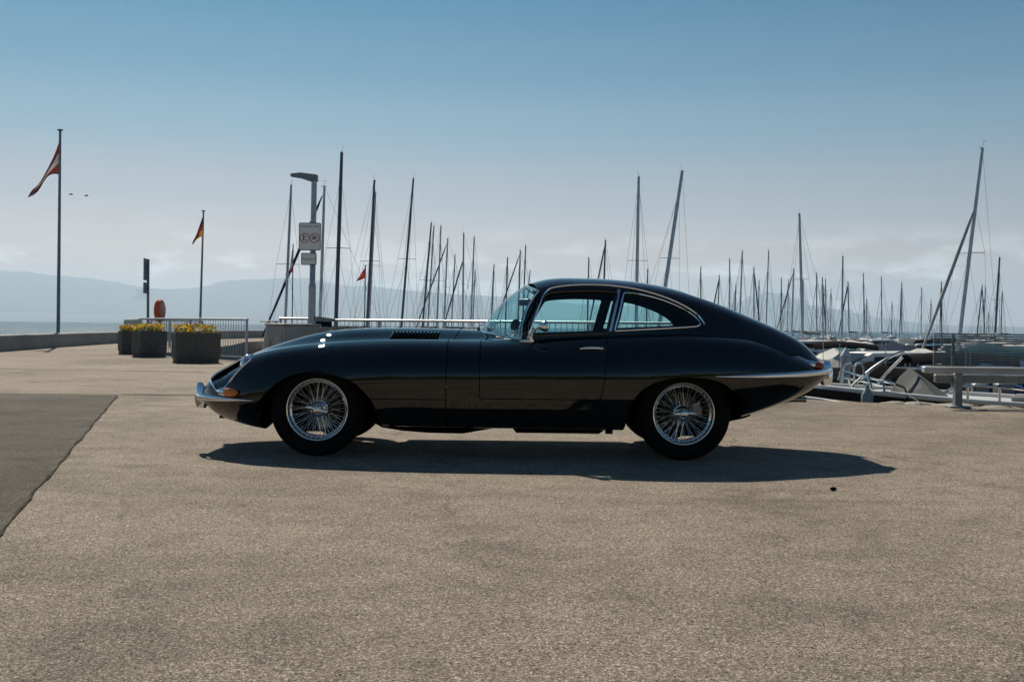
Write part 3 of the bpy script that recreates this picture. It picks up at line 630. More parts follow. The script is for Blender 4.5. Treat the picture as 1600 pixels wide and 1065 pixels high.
# underside: engine pan, silencers, exhaust, wheel-house liners, suspension
k = MB(); k.box((-1.25, 0, .40), (1.5, .76, .30)); k.box((-.06, 0, .235), (1.5, 1.36, .055)); k.build('chassis_tub', M_UNDER, CAR)
k = MB(); path = [(-1.0, -.05, .215), (-.92, -.05, .195), (-.78, -.05, .185), (-.60, -.05, .178), (-.35, -.05, .176), (-.15, -.05, .195), (.05, -.05, .215)]; k.tube(path, [.03, .055, .066, .072, .073, .055, .04], 14, flat=2.0, up=(0, 0, 1)); k.build('sump', M_UNDER, CAR)
for s_ in (-1, 1):
    k = MB(); k.tube([(.02, .14*s_-.1, .178), (.04, .14*s_-.1, .172), (.62, .14*s_-.1, .172), (.66, .14*s_-.1, .178)], [.02, .042, .042, .02], 14); k.build('silencer', mat('silencer_steel', (.05, .05, .055), .4, .9), CAR)
    k = MB(); k.tube([(1.50, .12*s_, .245), (1.66, .12*s_, .283), (1.70, .12*s_, .295)], [.040, .040, .036], 12); k.build('rear_silencer', M_UNDER, CAR)
    k = MB(); k.tube(smooth_line([(1.58, .075*s_, .262), (1.80, .075*s_, .322), (1.95, .072*s_, .366), (2.02, .07*s_, .378), (2.12, .068*s_, .378)], 4), .021, 10); k.build('exhaust_pipe', mat('exhaust_steel', (.42, .38, .34), .25, 1.0), CAR)
    for poly in (ARCH_F, ARCH_R):
        k = MB(); c_ = poly.mean(0); pr = [(c_[0]+(p[0]-c_[0])*1.03, p[1]+.012) for p in poly[::3] if p[1] > (.235 if poly is ARCH_F else .33)]
        k.grid([[Vector((p[0], y_*s_, p[1])) for p in pr] for y_ in (.80 if poly is ARCH_R else .775, .60, .42)])
        k.add([Vector((p[0], .42*s_, p[1])) for p in pr]+[Vector((c_[0]+.2, .42*s_, .14)), Vector((c_[0]-.2, .42*s_, .14))], [tuple(range(len(pr)+2))]); k.build('wheel_house', M_UNDER, CAR)
k = MB(); k.tube([(-2.02, -.30, .265), (-2.015, -.30, .225)], .012, 6); k.box((-2.01, -.30, .225), (.045, .03, .022)); k.build('towing_eye', M_BLACK, CAR)
for x_ in (.66, -.28): MB().box((x_, -.60, .20), (.05, .03, .07), bev=.005).build('jacking_point', M_UNDER, CAR)

# wheels: tyre, rim, hub, spinner, every spoke
TY_R = .312
tyre_p = [(.200, -.052), (.206, -.074), (.222, -.089), (.255, -.094), (.285, -.086), (.302, -.074), (.3095, -.060), (TY_R, -.030), (.309, -.028), (.309, -.022), (TY_R, -.020), (TY_R, -.004), (.309, -.002), (.309, .004), (TY_R, .006), (TY_R, .030), (.3095, .060), (.302, .074), (.285, .086), (.255, .094), (.222, .089), (.206, .074), (.200, .052)]
rim_p = [(.2120, -.058), (.2140, -.066), (.2115, -.0715), (.2060, -.0725), (.1995, -.0705), (.1955, -.065), (.1940, -.055), (.1925, -.048), (.1915, -.044), (.190, -.030), (.178, -.022), (.176, .018), (.186, .03), (.196, .05), (.206, .07), (.2, .075)]
me_tyre = MB().lathe(tyre_p, 96, 'y').mesh('tyre', M_RUBBER)
rim_b = MB().lathe(rim_p, 96, 'y')
for i in range(72):
    w = 2*PI*(i+.5)/72; rw = .1895 if i % 2 else .182; yy = -.036 if i % 2 else -.020
    rim_b.ball((rw*math.cos(w), yy, rw*math.sin(w)), .0052, 6, 4)
me_rim = rim_b.mesh('rim', M_CHROME2)
me_hub = MB().lathe([(.0, -.055), (.030, -.055), (.036, -.050), (.050, -.046), (.055, -.040), (.054, -.034), (.038, -.028), (.036, .03), (.056, .036), (.058, .044), (.03, .05), (0, .05)], 36, 'y').mesh('hub', M_CHROME)
sp = MB(); sp.lathe([(.0, -.094), (.020, -.0935), (.0235, -.091), (.025, -.086), (.031, -.082), (.034, -.072), (.038, -.055), (.040, -.045)], 36, 'y')
for sg in (-1, 1):
    sp.tube([(.018*sg, -.080, 0), (.040*sg, -.087, .003), (.062*sg, -.096, .003), (.078*sg, -.101, 0)], [.012, .018, .0145, .004], 12, flat=.5, up=(0, 0, 1))
me_spin = sp.mesh('spinner', M_CHROME)
disc = MB().lathe([(.05, .0), (.135, .0), (.135, .012), (.05, .012)], 40, 'y', close=True).mesh('brake_disc', mat('brake_steel', (.06, .058, .055), .45, 1.0))
cal = MB().box((.11, .004, .0), (.06, .05, .10), bev=.01).mesh('brake_caliper', mat('caliper_metal', (.45, .43, .40), .35, .9))
spk = []
for h, (hr, hy, rr_, ry, tw) in enumerate([(.050, -.043, .1895, -.036, 14), (.050, -.043, .1895, -.036, -14), (.055, .036, .182, -.020, 17), (.055, .036, .182, -.020, -17)]):
    tw = R(tw); spk.append(MB().tube([(hr*math.cos(tw), hy, hr*math.sin(tw)), (rr_, ry, 0)], .0020, 5, cap=False).mesh('spoke', M_CHROME2))
for (wx, ys, near, steer) in ((-1.2915, -.597, True, 4), (1.152, -.597, True, 0), (-1.2915, .597, False, 4), (1.152, .597, False, 0)):
    w = empty('wheel', (wx, ys, TY_R-.003), parent=CAR); w.rotation_euler = (0, R(30 if wx < 0 else 4) if near else 0, 0 if near else PI)
    if near: w.rotation_euler = (0, R(-3 if wx > 0 else 12), 0)
    link_mesh('tyre', me_tyre, None, w); link_mesh('rim', me_rim, None, w); link_mesh('hub', me_hub, None, w); link_mesh('spinner', me_spin, None, w)
    link_mesh('brake_disc', disc, None, w, (0, .075, 0))
    link_mesh('brake_caliper', cal, None, w, (0, .06, 0), (0, R(62 if wx < 0 else -12), 0) if near else (0, 0, 0))
    if near:
        for i in range(72):
            g_ = i % 4; ang = 2*PI*(i//4)/18+(0, .5, .25, .75)[g_]*2*PI/18
            link_mesh('spoke', spk[g_], None, w, None, (0, -ang, 0))

# ------------------------------------------------------------------ far shore, breakwater, haze
def fbm(x, y, seed, oct_=5):
    v = 0; a = .5
    for o in range(oct_):
        v += a*math.sin(x*1.7+seed*1.3+math.sin(y*1.1+seed*.7+o)*1.2)*math.cos(y*1.3-seed+math.sin(x*.9+o*2.1)*1.1); x *= 2.03; y *= 2.03; a *= .5
    return v
M_ROCK = noisy('far_slopes', (.020, .035, .045), (.045, .06, .065), .0016, .9)
M_SNOW = noisy('snowy_slopes', (.06, .075, .09), (.55, .57, .60), .0011, .9, lo=.5, hi=.62)
def mountains(name, ridge, Y, depth, m, seed, rough_=.10):
    ridge = sorted(ridge); us = [r[0] for r in ridge]; rows = []
    n = 150; u0, u1 = us[0], us[-1]
    prof = [(-.75, 0.0), (-.55, .22), (-.38, .45), (-.2, .72), (-.08, .92), (0, 1.0), (.15, .82), (.4, .45), (.7, 0)]
    for d, hgt in prof:
        row = []
        for i in range(n+1):
            u = u0+(u1-u0)*i/n; v = float(np.interp(u, us, [r[1] for r in ridge])); p = at(u, v, Y); top = p.z-WATER_Z
            j = fbm(i*.35+d*3, d*6, seed)
            z = top*hgt*(1+rough_*j*(1.4-hgt)*2)+top*.035*fbm(i*1.1, d*9, seed+3) if hgt > 0 else -60
            row.append((p.x*(1+d*depth/Y)+depth*.10*fbm(i*.3, d*5, seed+9), Y+d*depth+depth*.12*j, WATER_Z+z))
        rows.append(row)
    k = MB(); k.grid(rows); return tag(k.build(name, m, ang=180), kind='structure')
mountains('mountain_range', [(-900, 438), (-500, 428), (-250, 432), (0, 421), (60, 426), (110, 432), (160, 437), (215, 446), (265, 452), (300, 448), (335, 441), (380, 436), (430, 433), (480, 433), (530, 441), (565, 446), (585, 444), (612, 449), (640, 455), (690, 457), (730, 460), (770, 463), (830, 468), (900, 474), (970, 478), (1040, 480), (1100, 478), (1150, 484), (1230, 489), (1300, 492), (1380, 500), (1480, 508), (1650, 512), (1900, 505), (2500, 490)], 13500, 3200, M_ROCK, 2.1)
mountains('mountain_peak', [(1060, 500), (1110, 484), (1140, 477), (1165, 470), (1185, 462), (1203, 456), (1216, 458), (1232, 466), (1262, 476), (1300, 483), (1340, 490), (1390, 499), (1440, 507), (1500, 512)], 15800, 3000, M_ROCK, 5.3, .05)
mountains('lakeside_hills', [(-900, 492), (-400, 484), (-100, 489), (60, 488), (170, 492), (250, 486), (330, 480), (420, 476), (520, 482), (640, 490), (760, 496), (900, 500), (1050, 500), (1150, 505), (1250, 508), (1400, 514), (1700, 508), (2400, 500)], 11500, 2200, M_ROCK, 4.4)
k = MB(); k.add([(-16000, -2600, -3.2), (16000, -2600, -3.2), (24000, 19500, -3.2), (-24000, 19500, -3.2), (-16000, -2600, 690), (16000, -2600, 690), (24000, 19500, 690), (-24000, 19500, 690)], [(3, 2, 1, 0), (4, 5, 6, 7), (0, 1, 5, 4), (1, 2, 6, 5), (2, 3, 7, 6), (3, 0, 4, 7)])
hz = bpy.data.materials.new('haze_air'); hz.use_nodes = True; ht = hz.node_tree; ht.nodes.clear(); ho = ht.nodes.new('ShaderNodeOutputMaterial'); hv = ht.nodes.new('ShaderNodeVolumePrincipled')
hv.inputs['Color'].default_value = (.62, .80, .98, 1); hv.inputs['Density'].default_value = 0.0001; hv.inputs['Anisotropy'].default_value = .25
ht.links.new(hv.outputs[0], ho.inputs['Volume'])
HAZE = k.build('haze', hz, smooth=False); tag(HAZE, kind='stuff')
HAZE['label'] = 'pale blue haze over the lake and the far shore'; HAZE['category'] = 'haze'
# rubble breakwater far out, closing the basin
M_RUB = noisy('dark_rubble', (.03, .03, .032), (.09, .085, .08), .6, .9, bump=.6, dist=.3)
k = MB(); rows = []
for d, z in ((-4, -2.0), (-1.5, -.72), (-.5, -.52), (.6, -.55), (2, -1.0), (5, -2.0)):
    rows.append([(x, 205+.06*x+d+rng.uniform(-.3, .3), z+rng.uniform(-.10, .10)) for x in [30+i*1.5 for i in range(90)]])
k.grid(rows); tag(k.build('far_breakwater', M_RUB, smooth=False), 'low dark rubble breakwater behind the masts right of the car', 'breakwater')

# parapet along the seaward side, in cast panels
WALL = empty('harbour_parapet'); tag(WALL, 'low curved concrete parapet wall along the lakeside on the left', 'wall')
cum = [0]
for a_, b_ in zip(SEA, SEA[1:]): cum.append(cum[-1]+math.dist(a_, b_))
def along(s):
    return Vector((float(np.interp(s, cum, [p[0] for p in SEA])), float(np.interp(s, cum, [p[1] for p in SEA])), 0))
s_ = 20.0
while s_ < cum[-1]-2:
    L_ = 3.0; a_, b_ = along(s_+.008), along(s_+L_-.008); d_ = (b_-a_).normalized(); n_ = Vector((d_.y, -d_.x, 0))
    k = MB(); pr = [(0, 0.0), (.0, .445), (.02, .465), (.30, .47), (.32, .45), (.32, -.6)]
    k.grid([[a_+n_*(-o)+Vector((0, 0, z)) for o, z in pr], [b_+n_*(-o)+Vector((0, 0, z)) for o, z in pr]])
    k.add([a_+n_*(-o)+Vector((0, 0, z)) for o, z in pr], [tuple(range(6))]); k.add([b_+n_*(-o)+Vector((0, 0, z)) for o, z in pr], [tuple(range(5, -1, -1))])
    k.build('wall_panel', M_WALLC, WALL, smooth=False); s_ += L_

# ------------------------------------------------------------------ railings, planters, lamp, signs, flags
M_GALV = noisy('galvanised_steel', (.34, .36, .38), (.50, .51, .52), 14, .42, .75)
M_GALVD = noisy('grey_painted_steel', (.17, .20, .22), (.26, .285, .30), 10, .5, .2)
M_WHITE = noisy('white_paint', (.62, .63, .63), (.78, .78, .77), 5, .45)
M_NAVY = mat('navy_canvas', (.012, .022, .05), .9, Specular_IOR_Level=.05); M_DARKC = mat('black_canvas', (.010, .010, .012), .9, Specular_IOR_Level=.05)
def railing(name, label, a_, b_, h, post_every=2.4, gap=.12, bars=True, rail_r=.026, mid_z=.10, matr=None, group=None, bar_r=.0075, z0=0.0):
    a_, b_ = Vector(a_), Vector(b_); r = empty(name, a_); r['label'] = label; r['category'] = 'railing'
    if group: r['group'] = group
    d = b_-a_; L_ = d.length; u_ = d/L_; m = matr or M_GALV; zz = Vector((0, 0, 1))
    r.rotation_euler = (0, 0, math.atan2(u_.y, u_.x))
    MB().tube([(-.04, 0, h), (L_+.04, 0, h)], rail_r, 10).build('top_rail', m, r)
    MB().box((L_/2, 0, mid_z), (L_, .012, .035)).build('bottom_rail', m, r)
    n = max(1, round(L_/post_every)); pm = MB().box((0, 0, h/2+z0/2-.012), (.045, .045, h-z0-.03), bev=.004).mesh('post', m)
    for i in range(n+1): link_mesh('post', pm, None, r, (L_*i/n, 0, 0))
    if bars:
        nb = int(L_/gap); bmesh_ = MB().tube([(0, 0, mid_z+.015), (0, 0, h-.02)], bar_r, 6).mesh('baluster', m)
        for i in range(1, nb):
            x_ = L_*i/nb
            if min(abs(x_-L_*q/n) for q in range(n+1)) > .03: link_mesh('baluster', bmesh_, None, r, (x_, 0, 0))
    return r
RA = at(385, 565, 26.0); RA.z = 0; RB = at(220, 555, 30.0); RB.z = 0
railing('balustrade', 'grey steel balustrade behind the flower planters left of the car', RB, RA, .97, 2.2)
RC = at(194, 540, 41.0); RC.z = 0
railing('balustrade', 'grey steel balustrade running back from behind the leftmost planter towards the lake wall', RB+Vector((-.1, .15, 0)), RC, .95, 2.4)
RD = at(497, 560, 25.0); RD.z = 0; RE = at(1056, 590, 20.4); RE.z = 0
railing('balustrade', 'long pale steel balustrade at the basin edge behind the car', RD, RE, .975, 1.9, .125)
RF = at(431, 560, 25.45); RF.z = 0; RG = at(491, 560, 25.3); RG.z = 0
railing('balustrade', 'short pale steel balustrade behind the grey cabinet', RF+Vector((0, .5, 0)), RG+Vector((0, .5, 0)), 1.0, 1.0)
railing('balustrade', 'far steel balustrade on the mole seen through the nearer one by the planters', Vector((at(236, 530, 38).x, 38, 0)), Vector((at(316, 530, 44).x, 44, -.05)), .95, 1.8, .13)

M_PLANT = noisy('exposed_aggregate', (.040, .040, .038), (.17, .165, .15), 55, .85, bump=.8, dist=.01)
M_SOIL = mat('soil', (.02, .014, .01), .95); M_LEAF = noisy('pansy_leaf', (.025, .06, .012), (.06, .11, .03), 30, .6)
M_YEL = noisy('yellow_petal', (.75, .50, .02), (.88, .68, .06), 40, .6); M_ORG = noisy('orange_petal', (.62, .24, .02), (.70, .33, .04), 40, .6)
def planter(label, flabel, u, v, Y, r, h, rot, seed):
    c_ = at(u, v, Y); c_.z = 0; o = empty('flower_planter', c_, rot); tag(o, label, 'planter', 'concrete flower planters')
    hexa = lambda q: [(q*math.cos(PI/3*i), q*math.sin(PI/3*i)) for i in range(6)]
    k = MB(); k.prism(hexa(r*.93), 0.0, .10); k.build('plinth', M_PLANT, o, smooth=False)
    k = MB(); out_, inn = hexa(r), hexa(r*.86); o2 = hexa(r*.985)
    vs_ = [(x, y, .10) for x, y in o2]+[(x, y, .13) for x, y in out_]+[(x, y, h-.02) for x, y in out_]+[(x, y, h) for x, y in o2]+[(x, y, h) for x, y in inn]+[(x, y, h-.10) for x, y in inn]
    fs = [(q*6+i, q*6+(i+1) % 6, q*6+6+(i+1) % 6, q*6+6+i) for q in range(5) for i in range(6)]+[tuple(range(5, -1, -1))]
    k.add(vs_, fs); k.build('tub', M_PLANT, o, smooth=False)
    k = MB(); k.prism(hexa(r*.87), h-.09, h-.05); k.build('soil', M_SOIL, o, smooth=False)
    rr = random.Random(seed); leaf, ye, og = MB(), MB(), MB()
    for i in range(300):
        a, q = rr.uniform(0, 2*PI), r*.84*math.sqrt(rr.random()); x, y = q*math.cos(a), q*math.sin(a); z = h-.05+rr.uniform(0, .15)*(1-.5*(q/r)**2)
        w, t_ = rr.uniform(.025, .05), rr.uniform(0, 2*PI); el = rr.uniform(.2, 1.1); L_ = w*1.8
        d = Vector((math.cos(t_)*math.cos(el), math.sin(t_)*math.cos(el), math.sin(el))); sd_ = Vector((-math.sin(t_), math.cos(t_), 0)); p = Vector((x, y, z))
        leaf.add([p, p+d*L_*.5+sd_*w*.5, p+d*L_, p+d*L_*.5-sd_*w*.5], [(0, 1, 2, 3)])
    for i in range(150):
        a, q = rr.uniform(0, 2*PI), r*.84*math.sqrt(rr.random()); x, y = q*math.cos(a), q*math.sin(a); p = Vector((x, y, h+rr.uniform(.02, .20)**1.0*(1-.35*(q/r)**2)))
        w = rr.uniform(.024, .044); n_ = Vector((rr.uniform(-.7, .7), -rr.uniform(.2, 1), rr.uniform(.2, 1))).normalized(); t_ = n_.orthogonal().normalized(); b_ = n_.cross(t_)
        tgt = ye if rr.random() < .72 else og
        for f in range(5):
            w0 = 2*PI*f/5; e = (t_*math.cos(w0)+b_*math.sin(w0)); e2 = (t_*math.cos(w0+.75)+b_*math.sin(w0+.75)); e3 = (t_*math.cos(w0-.75)+b_*math.sin(w0-.75))
            tgt.add([p, p+e2*w*.8+n_*.004, p+e*w*1.15+n_*rr.uniform(0, .012), p+e3*w*.8+n_*.004], [(0, 1, 2, 3)])
    fl = empty('pansies', c_+Vector((0, 0, 0))); tag(fl, flabel, 'flowers', 'flowers in the planters'); fl.location = (c_.x, c_.y, 0)
    for nm, b_, m in (('foliage', leaf, M_LEAF), ('yellow_petals', ye, M_YEL), ('orange_petals', og, M_ORG)):
        b_.build(nm, m, fl, smooth=False)['kind'] = 'stuff'
for m in (M_YEL, M_ORG, M_LEAF):
    t = m.node_tree; b = t.nodes['Principled BSDF']; src = b.inputs['Base Color'].links[0].from_socket; tr = t.nodes.new('ShaderNodeBsdfTranslucent'); t.links.new(src, tr.inputs[0]); mx = t.nodes.new('ShaderNodeMixShader'); mx.inputs[0].default_value = .5
    t.links.new(b.outputs[0], mx.inputs[1]); t.links.new(tr.outputs[0], mx.inputs[2]); t.links.new(mx.outputs[0], t.nodes['Material Output'].inputs[0])
planter('large dark hexagonal concrete planter nearest the car bumper', 'yellow and orange pansies in the planter nearest the car', 306, 566, 25.0, .56, .66, R(-4), 1)
planter('dark hexagonal concrete planter in the middle of three', 'yellow pansies in the middle planter of three', 233, 556, 28.6, .43, .66, R(18), 2)
planter('small dark concrete planter farthest left behind the middle planter', 'pale yellow pansies in the leftmost planter', 205, 550, 31.0, .36, .62, R(5), 3)

# rescue ring in its red cover, sign seen edge-on
lb = empty('rescue_ring_post', at(249, 540, 31.0)*Vector((1, 1, 0))); tag(lb, 'red rescue ring cover on a short post behind the planters', 'rescue ring')
k = MB(); k.tube([(0, .06, 0), (0, .06, 1.2)], .03, 10); k.build('post', M_GALVD, lb)
k = MB(); k.lathe([(.0, -.085), (.24, -.085), (.30, -.06), (.325, 0), (.30, .06), (.24, .085), (0, .085)], 32, 'y', (0, 0, 1.20)); k.build('red_cover', mat('red_plastic', (.85, .12, .03), .4), lb, rot=(0, 0, R(88)))
sg = empty('edge_on_sign', at(231, 540, 33.0)*Vector((1, 1, 0))); tag(sg, 'thin dark sign post with two plates seen edge-on beside the red rescue ring', 'sign')
ztop = at(231, 405, 33).z
k = MB(); k.tube([(0, 0, 0), (-.02, 0, ztop)], .038, 10); k.build('post', M_GALVD, sg)
for z0, z1 in ((ztop-.62, ztop+.02), (ztop-1.0, ztop-.68)):
    k = MB(); k.box((-.075, -.05, (z0+z1)/2), (.03, .55, z1-z0), rz=R(8), bev=.006); k.build('sign_plate', M_GALVD, sg)
    k = MB(); k.box((-.045, 0, (z0+z1)/2), (.05, .06, .05)); k.build('bracket', M_GALV, sg)

def stripes(name, cols, trans=.35):
    m = bpy.data.materials.new(name); m.use_nodes = True; t = m.node_tree; b = t.nodes['Principled BSDF']; b.inputs['Roughness'].default_value = .8
    uv = t.nodes.new('ShaderNodeUVMap'); s = t.nodes.new('ShaderNodeSeparateXYZ'); r = t.nodes.new('ShaderNodeValToRGB'); r.color_ramp.interpolation = 'CONSTANT'; e = r.color_ramp.elements
    while len(e) < len(cols): e.new(.5)
    for i, c_ in enumerate(cols): e[i].position = i/len(cols); e[i].color = (*c_, 1)
    t.links.new(uv.outputs[0], s.inputs[0]); t.links.new(s.outputs['Y'], r.inputs[0]); t.links.new(r.outputs[0], b.inputs['Base Color'])
    tr = t.nodes.new('ShaderNodeBsdfTranslucent'); mx = t.nodes.new('ShaderNodeMixShader'); mx.inputs[0].default_value = trans; t.links.new(r.outputs[0], tr.inputs[0])
    t.links.new(b.outputs[0], mx.inputs[1]); t.links.new(tr.outputs[0], mx.inputs[2]); t.links.new(mx.outputs[0], t.nodes['Material Output'].inputs[0]); return m
def flag(label, name, top, bot, upper, lower, Y, m, folds=.10, seed=0):
    """cloth hanging from a staff: staff edge top..bot, upper and lower edge lines as measured"""
    U = smooth_line([top]+upper, 12); Lw = smooth_line([bot]+lower, 12); n = 22; nv = 12; rows = []
    for i in range(n+1):
        a = U[min(int(i/n*(len(U)-1)), len(U)-1)]; b = Lw[min(int(i/n*(len(Lw)-1)), len(Lw)-1)]; row = []
        for j in range(nv+1):
            t = j/nv; q = a*(1-t)+b*t; d = folds*(i/n)**.6*math.sin(t*7+i*.33+seed)+folds*.5*math.sin(i*.8+t*3); row.append(at(q[0], q[1], Y+d))
        rows.append(row)
    k = MB(); k.grid(rows); me = k.mesh(name, m, ang=180); uvl = me.uv_layers.new(name='UVMap')
    for lp in me.loops:
        i, j = divmod(lp.vertex_index, nv+1); uvl.data[lp.index].uv = (i/n, 1-j/nv-1e-4)
    o = link_mesh(name, me); tag(o, label, 'flag'); return o
def flagpole(label, u0, v0, u1, v1, Y, r0, r1, zb):
    a_, b_ = at(u0, v0, Y), at(u1, v1, Y); t = (zb-b_.z)/(a_.z-b_.z); a_ = b_+(a_-b_)*t
    o = empty('flagpole', a_); tag(o, label, 'flagpole', 'flagpoles on the left'); d = b_-a_
    MB().tube([(0, 0, 0), d], [r0, r1], 12).build('shaft', M_GALVD, o); MB().box((0, 0, .03), (r0*5, r0*5, .06), bev=.01).build('base_plate', M_GALVD, o)
    k = MB(); k.lathe([(.0, .05), (r1*2.2, .04), (r1*2.4, .0), (r1*1.0, -.02), (r1*.9, -.05)], 16); k.build('cap', M_GALVD, o, d)
    k = MB(); k.tube([d*.36+Vector((0, -r0-.02, 0)), d*.985+Vector((0, -r1-.025, 0))], .006, 5); k.build('halyard', M_WHITE, o)
flagpole('tall grey flagpole rising from the lake wall at far left', 91, 518, 94, 204, 39.6, .065, .042, .0)
flagpole('shorter grey flagpole on the mole behind the planters', 313, 495, 318, 330, 55, .065, .04, .0)
flag('red and white striped flag drooping from the tall left flagpole', 'drooping_flag', (92.5, 221), (91.5, 272.5), [(84, 244), (72, 268), (60, 288), (50, 297), (43, 309)], [(83, 272), (76, 275), (70, 282), (60, 298), (52, 305)], 39.45, stripes('red_white_red', [(.19, .035, .035), (.40, .38, .37), (.19, .035, .035)]), .12)
flag('black red and gold flag drooping from the shorter flagpole', 'drooping_flag', (317, 337), (316, 371), [(313, 349), (307, 366), (302, 376), (300, 381)], [(313, 370), (309, 373), (305, 377), (302, 382)], 54.8, stripes('black_red_gold', [(.62, .38, .03), (.33, .02, .015), (.008, .008, .008)]), .10, 1)

# lamp post with signs, grey cabinet
LY = 25.4
lp = empty('street_lamp', at(486, 560, LY)*Vector((1, 1, 0))); tag(lp, 'grey street lamp post with a flat angled head, carrying the white signs', 'street lamp')
ox = lp.location.x; zt_ = at(491, 278, LY).z; dx = at(491, 278, LY).x-ox
k = MB(); k.tube([(0, 0, 0), (dx*.40, 0, zt_*.42)], [.088, .084], 16); k.tube([(dx*.40, 0, zt_*.42), (dx*.42, 0, zt_*.43), (dx, 0, zt_)], [.084, .066, .062], 16); k.build('mast', M_GALV, lp)
k = MB(); a_ = Vector((dx+.075, 0, zt_+.035)); e_ = at(455, 274.5, LY)-lp.location
k.add([a_+Vector((0, -.09, .03)), a_+Vector((0, .09, .03)), a_+Vector((0, .09, -.11)), a_+Vector((0, -.09, -.11)), a_+Vector((-.14, -.11, -.12)), a_+Vector((-.14, .11, -.12)), e_+Vector((0, -.10, .035)), e_+Vector((0, .10, .035)), e_+Vector((0, .10, -.02)), e_+Vector((0, -.10, -.02)), e_+Vector((.22, -.12, .06)), e_+Vector((.22, .12, .06)), e_+Vector((.22, -.12, -.05)), e_+Vector((.22, .12, -.05))],
      [(0, 3, 2, 1), (0, 1, 11, 10), (10, 11, 7, 6), (6, 7, 8, 9), (9, 8, 13, 12), (12, 13, 5, 4), (4, 5, 2, 3), (0, 10, 12, 4, 3), (10, 6, 9, 12), (1, 2, 5, 13, 11), (11, 13, 8, 7)]); k.build('lamp_head', M_GALVD, lp, smooth=False)
M_SIGN = noisy('sign_white', (.82, .83, .83), (.88, .88, .87), 4, .4); M_INK = mat('sign_ink', (.03, .05, .06), .5); M_SRED = mat('sign_red', (.42, .03, .035), .5); M_SRIM = mat('sign_rim', (.06, .08, .09), .5)
def round_rect(w, h, r, n=5):
    p = []
    for cx, cy, a0 in ((w/2-r, h/2-r, 0), (-w/2+r, h/2-r, 90), (-w/2+r, -h/2+r, 180), (w/2-r, -h/2+r, 270)):
        for i in range(n+1): a = R(a0+90*i/n); p.append((cx+r*math.cos(a), cy+r*math.sin(a)))
    return p
def plate(mb, poly, y0, y1):
    n = len(poly); mb.add([(x, y0, z) for x, z in poly]+[(x, y1, z) for x, z in poly], [tuple(range(n)), tuple(range(2*n-1, n-1, -1))]+[(i, n+i, n+(i+1) % n, (i+1) % n) for i in range(n)])
def lettering(txt, size, parent, loc, m, name='lettering', sx=1.0):
    cu = bpy.data.curves.new(name, 'FONT'); cu.body = txt; cu.size = size; cu.align_x = 'CENTER'; cu.align_y = 'CENTER'; cu.extrude = .0008; cu.resolution_u = 3
    ob = bpy.data.objects.new(name, cu); COL.objects.link(ob); dg = bpy.context.evaluated_depsgraph_get(); me = bpy.data.meshes.new_from_object(ob.evaluated_get(dg)); bpy.data.objects.remove(ob)
    me.name = name; me.materials.clear(); me.materials.append(m); o = link_mesh(name, me, None, parent, loc, (PI/2, 0, 0)); o.scale = (sx, 1, 1); return o
def sign(label, u, v, w, h, Y, r, name):
    o = empty(name, at(u, v, Y)); tag(o, label, 'sign'); o.rotation_euler = (0, 0, R(-4))
    k = MB(); plate(k, round_rect(w, h, r), -.004, .012); k.build('panel', M_SRIM, o, smooth=False)
    k = MB(); plate(k, round_rect(w-.035, h-.035, r*.8), -.008, -.004); k.build('face', M_SIGN, o, smooth=False)
    k = MB(); k.box((0.04, .045, h*.25), (.07, .06, .04)); k.box((.04, .045, -h*.25), (.07, .06, .04)); k.build('clamp', M_GALV, o)['kind'] = 'stuff'
    return o
sA = sign('white square notice with two round pictograms on the lamp post', 484, 369.5, .50, .62, LY-.14, .035, 'notice_sign')
lettering('INTERDIT AU PUBLIC', .062, sA, (0, -.0090, .222), M_INK, sx=.72)
def ring(mb, cx, cz, r0, r1, y0, y1, n=32, ex=1.0):
    vs_ = []
    for i in range(n):
        a = 2*PI*i/n
        for rr, yy in ((r0, y0), (r1, y0), (r1, y1), (r0, y1)): vs_.append((cx+rr*ex*math.cos(a), yy, cz+rr*math.sin(a)))
    mb.add(vs_, [(i*4+q, ((i+1) % n)*4+q, ((i+1) % n)*4+(q+1) % 4, i*4+(q+1) % 4) for i in range(n) for q in range(4)])
pg = empty('pictogram', (-.115, 0, -.035), parent=sA); k = MB(); ring(k, 0, 0, .096, .112, -.011, -.0081); k.build('prohibition_ring', M_SRED, pg, smooth=False)
k = MB(); k.ball((-.02, -.0095, .055), .017, 8, 6, (1, .1, 1)); k.tube([(-.022, -.0095, .035), (-.025, -.0095, -.015), (-.02, -.0095, -.04)], .014, 6, flat=1); k.tube([(-.015, -.0095, .025), (.02, -.0095, .03)], .008, 6); k.tube([(.01, -.0095, .01), (.055, -.0095, .055)], .004, 5); k.tube([(-.06, -.0095, -.05), (-.02, -.0095, -.043), (.02, -.0095, -.05), (.06, -.0095, -.043)], .007, 5)
k.v = [(x, -.0095+(y+.0095)*.1, z) for x, y, z in k.v]; k.build('angler_figure', M_INK, pg)
pg = empty('pictogram', (.115, 0, -.035), parent=sA); k = MB(); ring(k, 0, 0, .096, .112, -.011, -.0081); k.build('prohibition_ring', M_SRED, pg, smooth=False)
k = MB(); k.tube([(-.07, -.0125, .07), (.07, -.0125, -.07)], .007, 4); k.v = [(x, -.0125+(y+.0125)*.15, z) for x, y, z in k.v]; k.build('slash', M_SRED, pg, smooth=False)
k = MB(); k.ball((.04, -.0095, .02), .017, 8, 6, (1, .1, 1)); k.tube([(.02, -.0095, .01), (-.03, -.0095, -.02), (-.055, -.0095, -.03)], .013, 6); k.tube([(.015, -.0095, .01), (-.02, -.0095, .045), (.005, -.0095, .06)], .008, 6); k.tube([(-.03, -.0095, -.02), (-.06, -.0095, .015)], .008, 6)
k.v = [(x, -.0095+(y+.0095)*.1, z) for x, y, z in k.v]; k.build('swimmer_figure', M_INK, pg)
